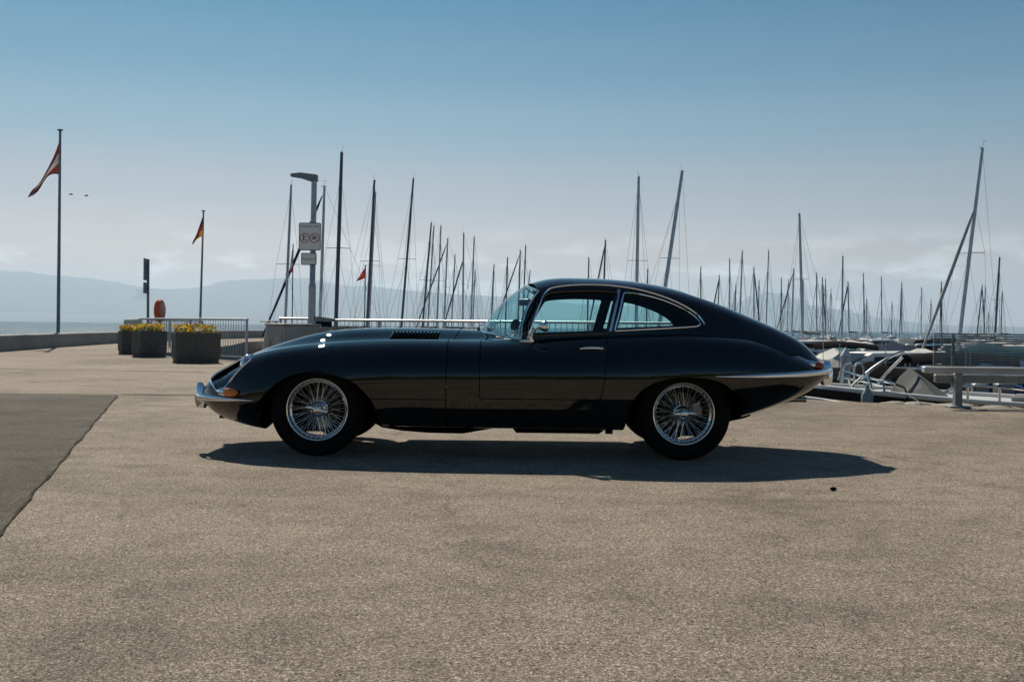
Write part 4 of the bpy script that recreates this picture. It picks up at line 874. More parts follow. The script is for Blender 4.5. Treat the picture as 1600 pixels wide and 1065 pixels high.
sB = sign('small white sign reading Ponton 6 below the notice on the lamp post', 482.5, 404.5, .35, .27, LY-.14, .03, 'pontoon_sign')
lettering('Ponton 6', .082, sB, (0, -.0090, 0), M_INK)

M_CAB = noisy('grey_cabinet', (.22, .24, .25), (.33, .345, .35), 2.5, .5, .15)
cb = empty('service_cabinet', at(457, 560, 24.0)*Vector((1, 1, 0)), R(38)); tag(cb, 'grey steel service cabinet beside the lamp post behind the bonnet', 'cabinet')
k = MB(); k.box((0, 0, .45), (.80, .82, .78), bev=.01); k.build('housing', M_CAB, cb); k = MB(); k.box((0, 0, .865), (.88, .90, .05), bev=.01); k.build('lid', M_CAB, cb)
k = MB(); k.box((0, 0, .03), (.7, .7, .06)); k.build('plinth', M_CONC, cb)
k = MB(); k.box((-.405, 0, .45), (.012, .60, .62), bev=.004); d_ = k.build('door', M_CAB, cb); MB().box((-.415, .22, .45), (.02, .03, .10), bev=.004).build('handle', M_GALVD, d_)
mbx = empty('meter_box', at(505, 560, 24.2)*Vector((1, 1, 0)), R(12)); tag(mbx, 'dark hooded meter box on a stand at the right end of the grey cabinet', 'box')
k = MB(); k.box((0, 0, .40), (.26, .25, .80), bev=.01); k.build('stand', M_CAB, mbx); k = MB(); k.box((0, 0, .885), (.34, .30, .11), bev=.008); k.build('recess', M_DARKC, mbx)
k = MB(); plate(k, [(-.235, .94), (.235, .94), (.235, .995), (-.10, 1.045), (-.235, 1.04)], -.20, .20); k.build('hood', M_GALVD, mbx, smooth=False)
gw = empty('gangway_frame', at(412, 560, 24.6)*Vector((1, 1, 0))); tag(gw, 'leaning grey steel gangway frame at the left of the grey cabinet', 'frame')
k = MB(); k.tube([(-.06, 0, 0), (.10, 0, .92)], .035, 8); k.build('upright', M_GALV, gw); k = MB(); k.tube([(.10, .5, 0), (.16, .5, .92)], .03, 8); k.build('upright', M_GALV, gw)
k = MB(); k.box((.07, .25, .93), (.30, .60, .03), bev=.005); k.build('top_plate', M_GALVD, gw); k = MB(); k.tube([(.02, 0, .45), (.12, .5, .45)], .022, 8); k.build('crossbar', M_GALV, gw)

# two gulls far off
for lbl, u, v in (('dark gull flying right of the tall flagpole, the left of two', 111, 304), ('dark gull flying right of the tall flagpole, the right of two', 135, 306)):
    o = empty('gull', at(u, v, 70), R(30)); tag(o, lbl, 'bird', 'gulls in flight'); mg = mat('gull_grey', (.10, .10, .10), .8)
    k = MB(); k.tube([(-.14, 0, 0), (-.07, 0, .01), (.05, 0, .012), (.12, 0, .02)], [.012, .035, .04, .015], 8); k.build('body', mg, o)
    for s_ in (-1, 1):
        k = MB(); k.add([(-.05, .03*s_, .02), (.05, .03*s_, .02), (.04, .16*s_, .07), (-.01, .30*s_, .04), (-.04, .15*s_, .06)], [(0, 1, 2, 3, 4)]); k.add([(-.05, .03*s_, .012), (.05, .03*s_, .012), (.04, .16*s_, .062), (-.01, .30*s_, .036), (-.04, .15*s_, .052)], [(4, 3, 2, 1, 0)]); k.build('wing', mg, o, smooth=False)

# added unseen hedge behind the camera, to darken the reflection in the car's flank
hd_ = MB(); rows = []
for q, (dy, z) in enumerate([(0, 0), (-.2, 1.6), (-.3, 3.4), (-.9, 4.6), (-2.2, 5.0), (-4, 4.4), (-4.6, 0)]):
    rows.append([(-46+i*.55, -27+dy+rng.uniform(-.35, .35), max(0, z*(1+.16*math.sin(i*.31)+.10*math.sin(i*.83+2))+rng.uniform(-.35, .35)) if z else 0) for i in range(140)])
hd_.grid(rows); tag(hd_.build('backdrop', noisy('backdrop_green', (.012, .028, .010), (.05, .085, .03), 3.5, .8, bump=1.0, dist=.2), smooth=False), 'unseen dark green hedge across the quay behind the camera', 'backdrop', kind='stuff')

# ------------------------------------------------------------------ sailing boats
M_GEL = [noisy('white_gelcoat', (.60, .61, .61), (.72, .72, .71), 1.2, .35), noisy('cream_gelcoat', (.55, .53, .47), (.63, .60, .54), 1.2, .35), noisy('navy_and_shaded_hull', (.010, .016, .035), (.02, .028, .05), 1.2, .25), noisy('grey_and_shaded_hull', (.20, .21, .22), (.27, .28, .29), 1.2, .35)]  # navy and grey also paint shade onto hulls of the near motorboats
M_MAST = noisy('alloy_mast', (.52, .54, .56), (.68, .69, .70), 3, .45, .2); M_MASTD = mat('black_mast', (.10, .105, .115), .4); M_MASTW = mat('pale_mast', (.42, .41, .39), .45, .3)
M_COVER = [mat('blue_sail_cover', (.018, .065, .16), .9, Specular_IOR_Level=.1), noisy('grey_sail_cover', (.10, .11, .12), (.18, .19, .20), 2.5, .9, bump=.3, dist=.05), noisy('white_sail_cover', (.36, .37, .37), (.52, .52, .50), 2.5, .9, bump=.3, dist=.05), M_NAVY, mat('teal_cover', (.03, .12, .15), .9, Specular_IOR_Level=.1)]
M_WIRE = mat('rigging_wire', (.10, .105, .11), .5, .3)
M_DARKG = mat('cabin_glass', (.01, .012, .015), .1)
def hull_mesh(L_, B_, fb, name, m, dr=.35, stern=.72):
    """boat hull with sheer, flare and transom; bow at +x, origin amidships on the waterline"""
    st = np.linspace(0, 1, 13); rows = []
    for t in st:
        x = -L_/2+L_*t; w = B_/2*(stern+(1-stern)*math.sin(PI*min(t/.9, .5)) if t < .45 else math.cos((t-.45)/.55*PI/2)**.62); w = max(w, .012)
        z = fb*(1+.22*max(0, t-.3)**1.4); xo = L_*.035*t**3; zk = -dr*math.sin(PI*min(max(t*.95, .05), .95))**.6
        half = [(0, zk, 0), (w*.55, zk*.7, .1), (w*.86, zk*.12, .3), (w*.97, z*.45, .6), (w, z*.92, .95), (w*.97, z, 1.0)]
        rows.append([(x+xo*f, -y, zz) for y, zz, f in half[::-1]]+[(x+xo*f, y, zz) for y, zz, f in half[1:]])
    k = MB(); k.grid(rows); k.add(rows[0], [tuple(range(len(rows[0])))])
    deck = MB(); deck.grid([[(r[0][0], r[0][1]*.985+(r[-1][1]*.985-r[0][1]*.985)*q/6, r[0][2]-.01+.05*math.sin(PI*q/6)*B_/2.4) for q in range(7)] for r in rows])
    return k, deck
WORDS = ['first', 'second', 'third', 'fourth', 'fifth', 'sixth', 'seventh', 'eighth', 'ninth', 'tenth', 'eleventh', 'twelfth', 'thirteenth', 'fourteenth', 'fifteenth', 'sixteenth', 'seventeenth', 'eighteenth', 'nineteenth', 'twentieth', 'twenty-first', 'twenty-second', 'twenty-third', 'twenty-fourth', 'twenty-fifth', 'twenty-sixth', 'twenty-seventh', 'twenty-eighth', 'twenty-ninth', 'thirtieth']
def sailboat(label, u1, v1, u0, v0, wpx, M_, furl=None, col=None, hull=None, cover=None, vane=True, Y=None, spread=True, mm=None):
    rr = random.Random(int(u1*7+v1)); hzv = V0+(u1-800)*math.tan(ROLL); rel = hzv-v1; Y = Y or (M_-1.2)*FPX/rel
    T_ = at(u1, v1, Y); Bm = at(u0, v0, Y); deckz = -.35; t = (deckz-T_.z)/(Bm.z-T_.z); B0 = T_+(Bm-T_)*t
    H_ = T_.z-deckz; L_ = max(5.0, H_*.80); B_ = L_*.31; fb = deckz-WATER_Z-.12
    if furl:
        fx = at(furl[0], furl[1], Y); f0 = (furl[2:] if len(furl) > 2 else None); tt = (deckz+.25-T_.z)/(fx.z-T_.z); bx = T_.x+(fx.x-T_.x)*tt-B0.x; s = max(-.97, min(.97, bx/(.43*L_))); ang = math.acos(s)*(1 if rr.random() < .6 else -1)
    else: ang = rr.choice([PI/2, -PI/2])+rr.uniform(-.35, .35)
    o = empty('sailboat', (B0.x, B0.y, WATER_Z), ang); tag(o, label, 'sailboat', 'moored sailing boats')
    inv = Matrix.Rotation(-ang, 3, 'Z'); mast0 = Vector((0, 0, deckz-WATER_Z)); mt = inv@(T_-Vector((B0.x, B0.y, WATER_Z))); mx = .07*L_       # mast a little ahead of amidships
    dia = max(.035, min(.11, wpx*Y/FPX/2*.92)); hm = M_GEL[hull if hull is not None else rr.choice([0, 0, 0, 1, 2, 3])]; mm = mm or (M_MAST if rr.random() < .75 else M_MASTD)
    hk, dk = hull_mesh(L_, B_, fb, 'hull', hm); off = Vector((-mx, 0, 0))
    h = hk.build('hull', hm, o, off, ang=50); dk.build('deck', M_GEL[0] if rr.random() < .7 else M_GEL[1], o, off)
    k = MB(); cw = B_*.30; ch = .36; cl = L_*.36; rows = []
    for x, z, w in ((-cl*.45, 0, 1.05), (-cl*.45, ch*1.05, .92), (cl*.15, ch, .80), (cl*.42, ch*.75, .60), (cl*.62, .0, .45)):
        rows.append([(x, -cw*w*1.12, 0), (x, -cw*w, z), (x, 0, z*1.12), (x, cw*w, z), (x, cw*w*1.12, 0)])
    k.grid(rows); cab = k.build('cabin', M_GEL[0], o, (0, 0, fb+.02), smooth=False)
    for s_ in (-1, 1):
        k = MB(); k.add([(-cl*.3, s_*(cw*.97+.012), ch*.30), (cl*.2, s_*(cw*.86+.012), ch*.30), (cl*.12, s_*(cw*.84+.006), ch*.72), (-cl*.3, s_*(cw*.93+.006), ch*.72)], [(0, 1, 2, 3) if s_ < 0 else (3, 2, 1, 0)]); k.build('window', M_DARKG, cab, smooth=False)
    ms = MB(); ms.tube([mast0, mast0.lerp(mt, .7), mt], [dia, dia*.92, dia*.72], 10); mast = ms.build('mast', mm, o)
    up = (mt-mast0).normalized(); bow = Vector((L_/2-mx+L_*.03, 0, fb*1.2)); stern = Vector((-L_/2-mx, 0, fb)); frac = rr.choice([.80, .88, .97]) if not furl else .97
    if furl and len(furl) > 2:
        zf = at(furl[2], furl[3], Y).z-WATER_Z; frac = max(.5, min(1.0, (zf-mast0.z)/(mt.z-mast0.z)))
    wires = MB(); wr = max(.0045, .40*Y/FPX*.5)
    fp = mast0.lerp(mt, frac); wires.tube([fp, bow], wr, 4, cap=False); wires.tube([mt, stern], wr, 4, cap=False)
    for s_ in (-1, 1):
        sp_ = mast0.lerp(mt, .52)+Vector((-.05, s_*.55, -.02)); ch_ = Vector((-.08*L_, s_*B_*.47, fb)); wires.tube([mast0.lerp(mt, min(frac, .96)), sp_, ch_], wr*.9, 4, cap=False); wires.tube([mast0.lerp(mt, .5), ch_+Vector((.15, 0, 0))], wr*.9, 4, cap=False)
    wires.build('rigging', M_WIRE, o)['kind'] = 'stuff'
    if spread:
        a = mast0.lerp(mt, .52)
        for s_ in (-1, 1): MB().tube([a, a+Vector((-.05, s_*.56, -.02))], .016, 6).build('spreader', mm, o)
    if vane:
        k = MB(); a = mt; k.tube([a+Vector((-.10, 0, .01)), a+Vector((.16, 0, .01))], .022, 5); k.tube([a, a+Vector((0, .06, .28))], .007, 4); k.tube([a+Vector((-.14, .06, .28)), a+Vector((.16, .06, .28))], .006, 4); k.build('masthead_vane', M_MASTD, mast)
    if furl:
        d = bow-fp; n_ = 12; rs = [dia*(.55+.45*math.sin(PI*min(1, .15+.85*i/n_)))*(.85 if i else .4) for i in range(n_+1)]; k = MB(); k.tube([fp+d*(.03+.90*i/n_) for i in range(n_+1)], rs, 8); k.build('furled_sail', M_COVER[cover if cover is not None else rr.choice([0, 1, 2, 3])], o)
    be = mast0+up*1.0; bl = .36*L_
    k = MB(); k.tube([be, be+Vector((-bl, 0, .05))], .045, 8); bo = k.build('boom', mm, o)
    k = MB(); n_ = 8; k.tube([be+Vector((-bl*(.02+.94*i/n_), 0, .06+.03*math.sin(i*1.7))) for i in range(n_+1)], [.10*(1.25-.5*i/n_)*(1 if 0 < i < n_ else .5) for i in range(n_+1)], 8, flat=.75); k.build('sail_cover', M_COVER[rr.choice([0, 0, 1, 2, 3, 4])], bo)
    return o
# mast tops and feet as measured: u1, v1, u0, v0, width, mast height, options
LEFT = [(455, 289, 446, 500, 5, 8.0, dict(hull=0, vane=True)), (507, 291, 500, 496, 5.5, 8.2, dict(furl=(428, 498), cover=3)),
        (534, 238, 525, 500, 7, 9.2, dict()), (585, 282, 574, 500, 5, 9.0, dict(mm='d')), (587, 300, 577, 500, 3, 9.6, dict()), (646, 279, 628, 500, 4.2, 10.2, dict(mm='d')),
        (674, 348, 661, 500, 3.4, 9.2, dict()), (678, 353, 669, 500, 3.0, 9.8, dict()), (689, 353, 683, 500, 3.2, 10.0, dict()), (699.5, 373, 694, 500, 3, 9.4, dict(furl=(658, 500), cover=1)),
        (711, 398, 706, 500, 2.6, 9.0, dict()), (724.5, 364, 723, 500, 3.4, 10.2, dict(furl=(693, 500, 722, 404), cover=1)), (741, 370, 736, 500, 3, 10.4, dict()), (742.5, 421, 739, 500, 2.4, 9.2, dict()),
        (772, 413, 768, 495, 2.6, 9.6, dict()), (793, 402, 791, 470, 2.8, 10, dict()), (813, 391, 811, 455, 2.8, 10.6, dict(furl=(785, 478), cover=1)), (821.5, 383, 819, 448, 2.6, 11.2, dict()), (828.5, 422, 826, 446, 2.2, 9.4, dict())]
ROOFS = [(920, 402, 918, 500, 2.8, 9.6, dict()), (946, 375, 942, 500, 3.4, 9.6, dict(furl=(920, 500), cover=1)), (998, 276, 994, 500, 6, 9.4, dict()), (1012, 420, 1010, 500, 2.4, 9.4, dict()), (1066, 267, 1036, 470, 8, 9.4, dict(hull=0))]
TAIL = [(1095, 417, 1095, 465, 2.4, 9, dict()), (1124, 430, 1122, 478, 3.6, 8.6, dict(furl=(1114, 472), cover=3)), (1140, 404, 1140, 485, 2.6, 10, dict()), (1150, 444, 1148, 485, 2.2, 9, dict()), (1160, 392, 1156, 495, 3, 10.4, dict()),
        (1178, 417, 1178, 505, 3, 9.4, dict(furl=(1193, 508), cover=0)), (1186, 438, 1185, 505, 2.2, 9, dict()), (1201, 391, 1197, 510, 2.6, 11, dict()), (1221, 434, 1220, 520, 2, 9.4, dict()), (1232, 436, 1230, 520, 1.8, 10, dict()), (1240, 420, 1237, 525, 2.6, 9.6, dict(furl=(1221, 520), cover=1)), (1249, 334, 1254.5, 535, 5, 8.8, dict()), (1255, 437, 1255, 530, 3, 8.4, dict()),
        (1276, 426, 1276, 530, 2.8, 9.2, dict()), (1285, 433, 1286, 530, 3, 8.6, dict(furl=(1300, 533), cover=1)), (1290, 435, 1290, 530, 2.2, 9.8, dict()), (1298.5, 451, 1298, 530, 1.6, 10, dict())]
RIGHT = [(1317, 400, 1315, 545, 3.4, 8.2, dict()), (1325, 440, 1327, 535, 3, 8.0, dict(furl=(1318, 535), cover=3)), (1349, 427, 1351, 535, 2.4, 9, dict()), (1354, 467, 1354, 535, 2.4, 7.6, dict()), (1377, 432, 1378, 530, 2.2, 9.4, dict()), (1394, 470, 1393, 530, 1.4, 9, dict()), (1409, 441, 1409, 530, 2.6, 8.8, dict(furl=(1416, 530), cover=0)), (1440, 449, 1439, 530, 1.8, 9.4, dict()), (1455, 468, 1453, 530, 1.6, 9.2, dict()), (1471, 440, 1471.5, 520, 2.2, 9.2, dict(furl=(1479, 520), cover=3)),
         (1535, 232, 1500, 518, 7, 8.0, dict(furl=(1412, 548, 1515, 322), cover=2, hull=0)), (1535, 445, 1527, 520, 2.4, 9, dict(furl=(1527, 521), cover=0)), (1539.5, 447, 1537, 520, 2, 9.6, dict()), (1545, 487, 1545, 520, 2, 8.6, dict()), (1562, 402, 1555, 520, 4, 8.6, dict(mm='d')), (1566, 455, 1564, 520, 1.8, 9.4, dict())]
def fleet(lst, where):
    order = sorted(range(len(lst)), key=lambda i: lst[i][0])
    for n_, i in enumerate(order):
        u1, v1, u0, v0, w, M_, kw = lst[i]; kw = dict(kw)
        if kw.get('mm') == 'd': kw['mm'] = M_MASTD
        size = 'tall' if v1 < 300 else ('short' if v1 > 425 else 'slender'); extra = ' and furled sail' if 'furl' in kw else ''
        sailboat('sailboat with %s mast%s, %s from left %s' % (size, extra, WORDS[n_], where), u1, v1, u0, v0, w, M_, **kw)
fleet(LEFT, 'of those over the bonnet'); fleet(ROOFS, 'of those above the roof'); fleet(TAIL, 'of those over the tail'); fleet(RIGHT, 'of those right of the car')
# ensigns on staffs
for lbl, u, v0_, v1_, ed, Y, m in (('small faded red flag on a thin staff over the bonnet', 571, 500, 414, ([(564, 428), (556, 440)], [(566, 436), (558, 439)]), 40, stripes('faded_red', [(.42, .06, .055)])),
                                ('small red and white flag on a staff left of the lamp post signs', 458, 500, 381, ([(455, 402), (453, 421)], [(457, 424), (454, 424)]), 44, stripes('red_white', [(.40, .05, .05), (.45, .45, .45), (.03, .04, .05)]))):
    a_, b_ = at(u-1.5, v0_, Y), at(u, v1_, Y); o = empty('flag_staff', (a_.x, a_.y, -.4)); tag(o, 'thin staff carrying the '+lbl.split(' on a')[0], 'flag staff'); MB().tube([(0, 0, 0), b_-Vector((a_.x, a_.y, -.4))], .022, 6).build('pole', M_MASTD, o)
    flag(lbl, 'boat_flag', (u-.4, v1_+3), (u-.8, v1_+20), ed[0], ed[1], Y-.03, m, .05)

# ------------------------------------------------------------------ right-hand quay edge: guard rail, near boats, pontoon
def motorboat(label, u, Y, L_, ang, hull, top, topm, seed=0, zoff=0.0, parts=True):
    rr = random.Random(seed); p = at(u, 520, Y); o = empty('motorboat', (p.x, p.y, WATER_Z), ang); tag(o, label, 'boat', 'moored motorboats')
    B_ = L_*.36; fb = .62+.05*L_; hk, dk = hull_mesh(L_, B_, fb, 'hull', M_GEL[hull], .25, .9); hk.build('hull', M_GEL[hull], o, ang=50); dk.build('deck', M_GEL[0], o)
    k = MB(); k.tube([(-L_/2+L_*i/14, -B_/2*(.9 if i < 8 else max(.06, math.cos((i/14-.45)/.55*PI/2)**.62)), fb*(1+.2*max(0, i/14-.3)**1.4)) for i in range(15)], .025, 6); k.build('rubbing_strake', M_DARKC if hull != 2 else M_WHITE, o)
    if top == 'cabin':
        rows = []
        for x, z, w in ((-.22, 0, .44), (-.20, .62, .40), (.10, .60, .38), (.24, .18, .34), (.38, 0, .22)):
            x *= L_; rows.append([(x, -w*B_, 0), (x, -w*B_*.88, z), (x, 0, z*1.06), (x, w*B_*.88, z), (x, w*B_, 0)])
        k = MB(); k.grid(rows); k.add(rows[0], [tuple(range(5))]); cab = k.build('cabin', topm, o, (0, 0, fb), smooth=False)
        for s_ in (-1, 1):
            k = MB(); k.add([(-.17*L_, s_*(B_*.41+.01), .22), (.12*L_, s_*(B_*.38+.01), .22), (.09*L_, s_*(B_*.352+.01), .50), (-.17*L_, s_*(B_*.372+.01), .50)], [(0, 1, 2, 3) if s_ < 0 else (3, 2, 1, 0)]); k.build('window', M_DARKG, cab, smooth=False)
        k = MB(); k.add([(.125*L_, -.30*B_, .58), (.125*L_, .30*B_, .58), (.235*L_, .27*B_, .23), (.235*L_, -.27*B_, .23)], [(0, 1, 2, 3)]); k.v = [(x+.012, y, z+.012) for x, y, z in k.v]; k.build('windscreen', M_DARKG, cab, smooth=False)
    elif top == 'cover':
        rows = []
        for i in range(9):
            t = i/8; x = -.46*L_+.86*L_*t; w = B_*.5*(1 if t < .55 else math.cos((t-.55)/.45*PI/2)**.6)+.01; hh = .62*math.sin(PI*(.12+.76*t))**.7*(1+.12*math.sin(i*2.3+seed))
            rows.append([(x, -w, -.03), (x, -w*.93, .08), (x, -w*.45, hh*.72+.03*math.sin(i*1.9)), (x, 0, hh), (x, w*.45, hh*.72), (x, w*.93, .08), (x, w, -.03)])
        k = MB(); k.grid(rows); k.add(rows[0], [tuple(range(7))]); k.build('canvas_cover', topm, o, (0, 0, fb), smooth=True, ang=30)
    else:
        rows = []
        for i in range(5):
            t = i/4; x = -.40*L_+.42*L_*t; hh = .74+.08*math.sin(PI*t); rows.append([(x, -B_*.42, hh-.20), (x, -B_*.34, hh-.04), (x, 0, hh), (x, B_*.34, hh-.04), (x, B_*.42, hh-.20)])
        k = MB(); k.grid(rows); k.grid([[(x, y, z-.03) for x, y, z in r][::-1] for r in rows]); k.build('canopy', topm, o, (0, 0, fb), smooth=True, ang=60)
        for s_ in (-1, 1):
            for x in (-.40*L_, .0): MB().tube([(x, s_*B_*.44, fb), (x, s_*B_*.42, fb+.56)], .016, 6).build('canopy_strut', M_GALV, o)
        k = MB(); k.add([(.06*L_, -.40*B_, 0), (.06*L_, .40*B_, 0), (-.01*L_, .36*B_, .40), (-.01*L_, -.36*B_, .40)], [(0, 1, 2, 3)]); k.build('windscreen', M_DARKG, o, (0, 0, fb+.02), smooth=False)
    k = MB(); k.box((-L_/2-.12, 0, fb+.10), (.30, .34, .46), bev=.08); k.tube([(-L_/2-.14, 0, fb-.1), (-L_/2-.16, 0, -.3)], .07, 8); k.build('outboard_motor', rr.choice([M_DARKC, M_GEL[0], M_GEL[3]]), o)
    if Y < 48:
        zr = fb+.34
        for s_ in (-1, 1):
            pth = [(L_*(-.10+.62*i/8), s_*B_/2*(.94 if i < 3 else max(.10, math.cos((.40+.60*i/8-.45)/.55*PI/2)**.62))*.93) for i in range(9)]
            MB().tube([(x, y, zr+.05*i/8) for i, (x, y) in enumerate(pth)], .013, 6).build('guard_rail', M_GALV, o)
            for i in (0, 3, 6): MB().tube([(pth[i][0], pth[i][1], fb), (pth[i][0], pth[i][1], zr+.05*i/8)], .011, 6).build('stanchion', M_GALV, o)
            for i in (1, 4): k = MB(); k.ball((pth[i][0], s_*(B_/2+.09), fb-.22), .085, 10, 7, (1, 1, 2.1)); k.tube([(pth[i][0], s_*(B_/2+.09), fb-.06), (pth[i][0], s_*B_*.46, fb+.05)], .01, 5); k.build('fender', rr.choice([M_COVER[0], M_GEL[0], M_DARKC]), o)
        k = MB()
        for i in range(7): t = -.42+.13*i; k.tube([(t*L_, -B_*.52, fb-.25), (t*L_+.06, -B_*.50, fb+.02)], .008, 4)
        k.build('lashing', M_WHITE, o)['kind'] = 'stuff'
        k = MB(); k.tube([(L_*.50, 0, fb+.12), (L_*.62, .3, fb-.35), (L_*.80, .5, -.1)], .012, 5); k.build('mooring_line', M_WHITE, o)
        k = MB(); k.tube([(-L_*.44, B_*.30, fb), (-L_*.44, B_*.30, fb+1.0)], .012, 5); k.build('pole', M_GALV, o)
    return o
motorboat('white motorboat with a dark windowed cabin between the far masts right of the tail', 1366, 33, 5.6, R(200), 2, 'cabin', M_GEL[0], 1)  # shaded near side of the hull painted in as navy
motorboat('motorboat under a grey canvas cover just right of the car tail', 1283, 27, 4.4, R(100), 2, 'cover', M_COVER[1], 2)  # hull coloured navy to carry its shaded side
motorboat('motorboat under a pale canvas cover with a high ridge beyond the tail lamp', 1305, 36, 5.5, R(80), 0, 'cover', M_COVER[2], 3)
motorboat('motorboat with a black canopy behind the leaning pole', 1425, 25, 5.2, R(170), 2, 'canopy', M_DARKC, 4)
motorboat('motorboat under a low black cover behind the white conical pile', 1352, 23, 4.2, R(170), 2, 'cover', M_DARKC, 5)  # navy hull colour carries painted shade
motorboat('motorboat under a bright blue cover seen through the slats on the left', 1480, 25, 4.6, R(95), 2, 'cover', M_COVER[0], 6)  # navy stands for shade on the hull side
motorboat('motorboat under a bright blue cover at the right edge behind the slats', 1590, 26, 5.4, R(100), 2, 'cover', M_COVER[0], 7)  # hull shade put into the navy colour here too
motorboat('white cabin motorboat behind the middle of the slatted railing', 1530, 29, 5.2, R(10), 3, 'cabin', M_GEL[0], 8)  # grey hull colour holds painted shade
motorboat('motorboat under a teal cover beyond the conical pile', 1325, 45, 6.0, R(75), 0, 'cover', M_COVER[4], 9)
motorboat('white motorboat with a pale rounded cover left of the slatted railing', 1442, 38, 6.0, R(95), 0, 'cover', M_COVER[2], 10)
motorboat('dark hulled motorboat with a black canopy by the tail end', 1262, 42, 6.0, R(190), 2, 'canopy', M_DARKC, 11)
for i, (u, Y, hl, tp, tm, wd) in enumerate([(1252, 62, 0, 'cabin', M_GEL[0], 'white cabin'), (1292, 70, 1, 'cover', M_COVER[1], 'grey covered'), (1335, 66, 0, 'cover', M_COVER[2], 'white covered'), (1362, 78, 2, 'cabin', M_GEL[0], 'dark hulled cabin'), (1392, 58, 0, 'cover', M_COVER[3], 'navy covered'), (1415, 84, 0, 'cabin', M_GEL[1], 'cream cabin'), (1452, 62, 0, 'canopy', M_DARKC, 'black canopied'), (1478, 74, 1, 'cover', M_COVER[0], 'blue covered'), (1508, 60, 0, 'cabin', M_GEL[0], 'tall white cabin'), (1545, 52, 0, 'cover', M_COVER[4], 'teal covered'), (1570, 66, 3, 'cabin', M_GEL[0], 'grey hulled cabin'), (1596, 58, 0, 'cover', M_COVER[2], 'pale covered')]):
    motorboat('%s boat far back, %s from left in the rear row' % (wd, WORDS[i]), u, Y, 6.5, R(90 if i % 3 else 200)+rng.uniform(-.2, .2), hl, tp, tm, 20+i)

# black-hulled boat moored against the quay edge
bow_w, st_w = Vector((3.93, 15.45, 0)), Vector((8.85, 13.75, 0)); ax = bow_w-st_w; L_ = ax.length; BB = empty('open_boat', ((bow_w.x+st_w.x)/2, (bow_w.y+st_w.y)/2, WATER_Z), math.atan2(ax.y, ax.x))
tag(BB, 'black hulled boat with white deck and tubular pulpit moored at the quay edge', 'boat')
M_BHULL = mat('gloss_black_hull', (.004, .005, .006), .3, Specular_IOR_Level=.15); fb = 1.217; B_ = 1.95
hk, dk = hull_mesh(L_, B_, fb, 'hull', M_BHULL, .3, .88); hk.build('hull', M_BHULL, BB, ang=50); dk.build('deck', M_GEL[0], BB)
for s_ in (-1, 1):
    k = MB(); k.tube([(-L_/2+L_*i/16, s_*B_/2*(.93 if i < 8 else max(.05, math.cos((i/16-.45)/.55*PI/2)**.62)), fb*(1+.22*max(0, i/16-.3)**1.4)+.015) for i in range(17)], .035, 8); k.build('toe_rail', M_GEL[0], BB)
def loc(u, v, Y):
    return Matrix.Rotation(-BB.rotation_euler.z, 3, 'Z')@(at(u, v, Y)-BB.location)      # a measured point in the boat's own frame
M_SS = mat('stainless_tube', (.62, .62, .60), .18, 1.0)
def ss(name, pts, r=.014):
    MB().tube([loc(q[0], q[1], q[2]*.885) for q in smooth_line(pts, 5)], r, 8).build(name, M_SS, BB)
ss('pulpit_hoop', [(1316, 597, 17.6), (1319, 574, 17.6), (1327, 567, 17.6), (1333, 574, 17.5), (1335, 600, 17.4)])
ss('pulpit_hoop', [(1334, 600, 17.2), (1336, 572, 17.2), (1342, 567, 17.1), (1349, 574, 17.0), (1351, 602, 16.9)])
ss('grab_rail', [(1316, 579, 17.6), (1345, 587, 17.0), (1375, 594, 16.4), (1398, 600, 16.0)]); ss('grab_rail', [(1316, 590, 17.6), (1350, 596, 16.9), (1385, 604, 16.2)])
ss('bow_pole', [(1331, 604, 17.0), (1360, 578, 17.0), (1392, 557, 17.0), (1412, 549, 17.1)], .022); ss('bow_pole', [(1372, 598, 16.4), (1390, 578, 16.4), (1410, 558, 16.4)], .018)
ss('stanchion', [(1329, 602, 16.9), (1326, 590, 16.9)]); ss('stanchion', [(1310, 594, 17.7), (1313, 580, 17.7)]); ss('stanchion', [(1362, 606, 16.3), (1357, 588, 16.4)]); ss('stanchion', [(1382, 610, 15.9), (1379, 596, 16.0)])
M_TENT = noisy('grey_boat_cover', (.045, .055, .062), (.10, .112, .118), 3, .9, bump=.4, dist=.05)
k = MB(); A_ = [loc(1388, 616, 14.9), loc(1470, 630, 14.0), loc(1492, 626, 14.5), loc(1440, 610, 15.0)]; ap = [loc(1421, 573, 15.2), loc(1436, 588, 14.8)]
k.add([A_[0], A_[1], A_[2], A_[3], ap[0], ap[1], loc(1404, 590, 15.1), loc(1440, 606, 14.5)], [(0, 7, 5, 4, 6), (0, 1, 7), (7, 1, 5), (1, 2, 5), (2, 3, 4, 5), (3, 0, 6, 4)]); k.build('canvas_tent', M_TENT, BB, smooth=False)
k = MB(); rows = []
for x, z, w in ((-.46, 0, .30), (-.45, .20, .27), (-.22, .24, .26), (-.14, .12, .22), (-.10, 0, .20)):
    rows.append([(x*L_, -w*B_, 0), (x*L_, -w*B_*.9, z), (x*L_, 0, z+.03), (x*L_, w*B_*.9, z), (x*L_, w*B_, 0)])
k.grid(rows); k.add(rows[0], [tuple(range(5))]); cab = k.build('coaming', M_GEL[0], BB, (0, 0, fb+.03), smooth=False)
for s_ in (-1, 1):
    k = MB(); k.add([(-.42*L_, s_*.292*B_, .06), (-.20*L_, s_*.285*B_, .06), (-.21*L_, s_*.262*B_, .18), (-.42*L_, s_*.262*B_, .17)], [(0, 1, 2, 3) if s_ < 0 else (3, 2, 1, 0)]); k.build('window', M_DARKG, cab, smooth=False)
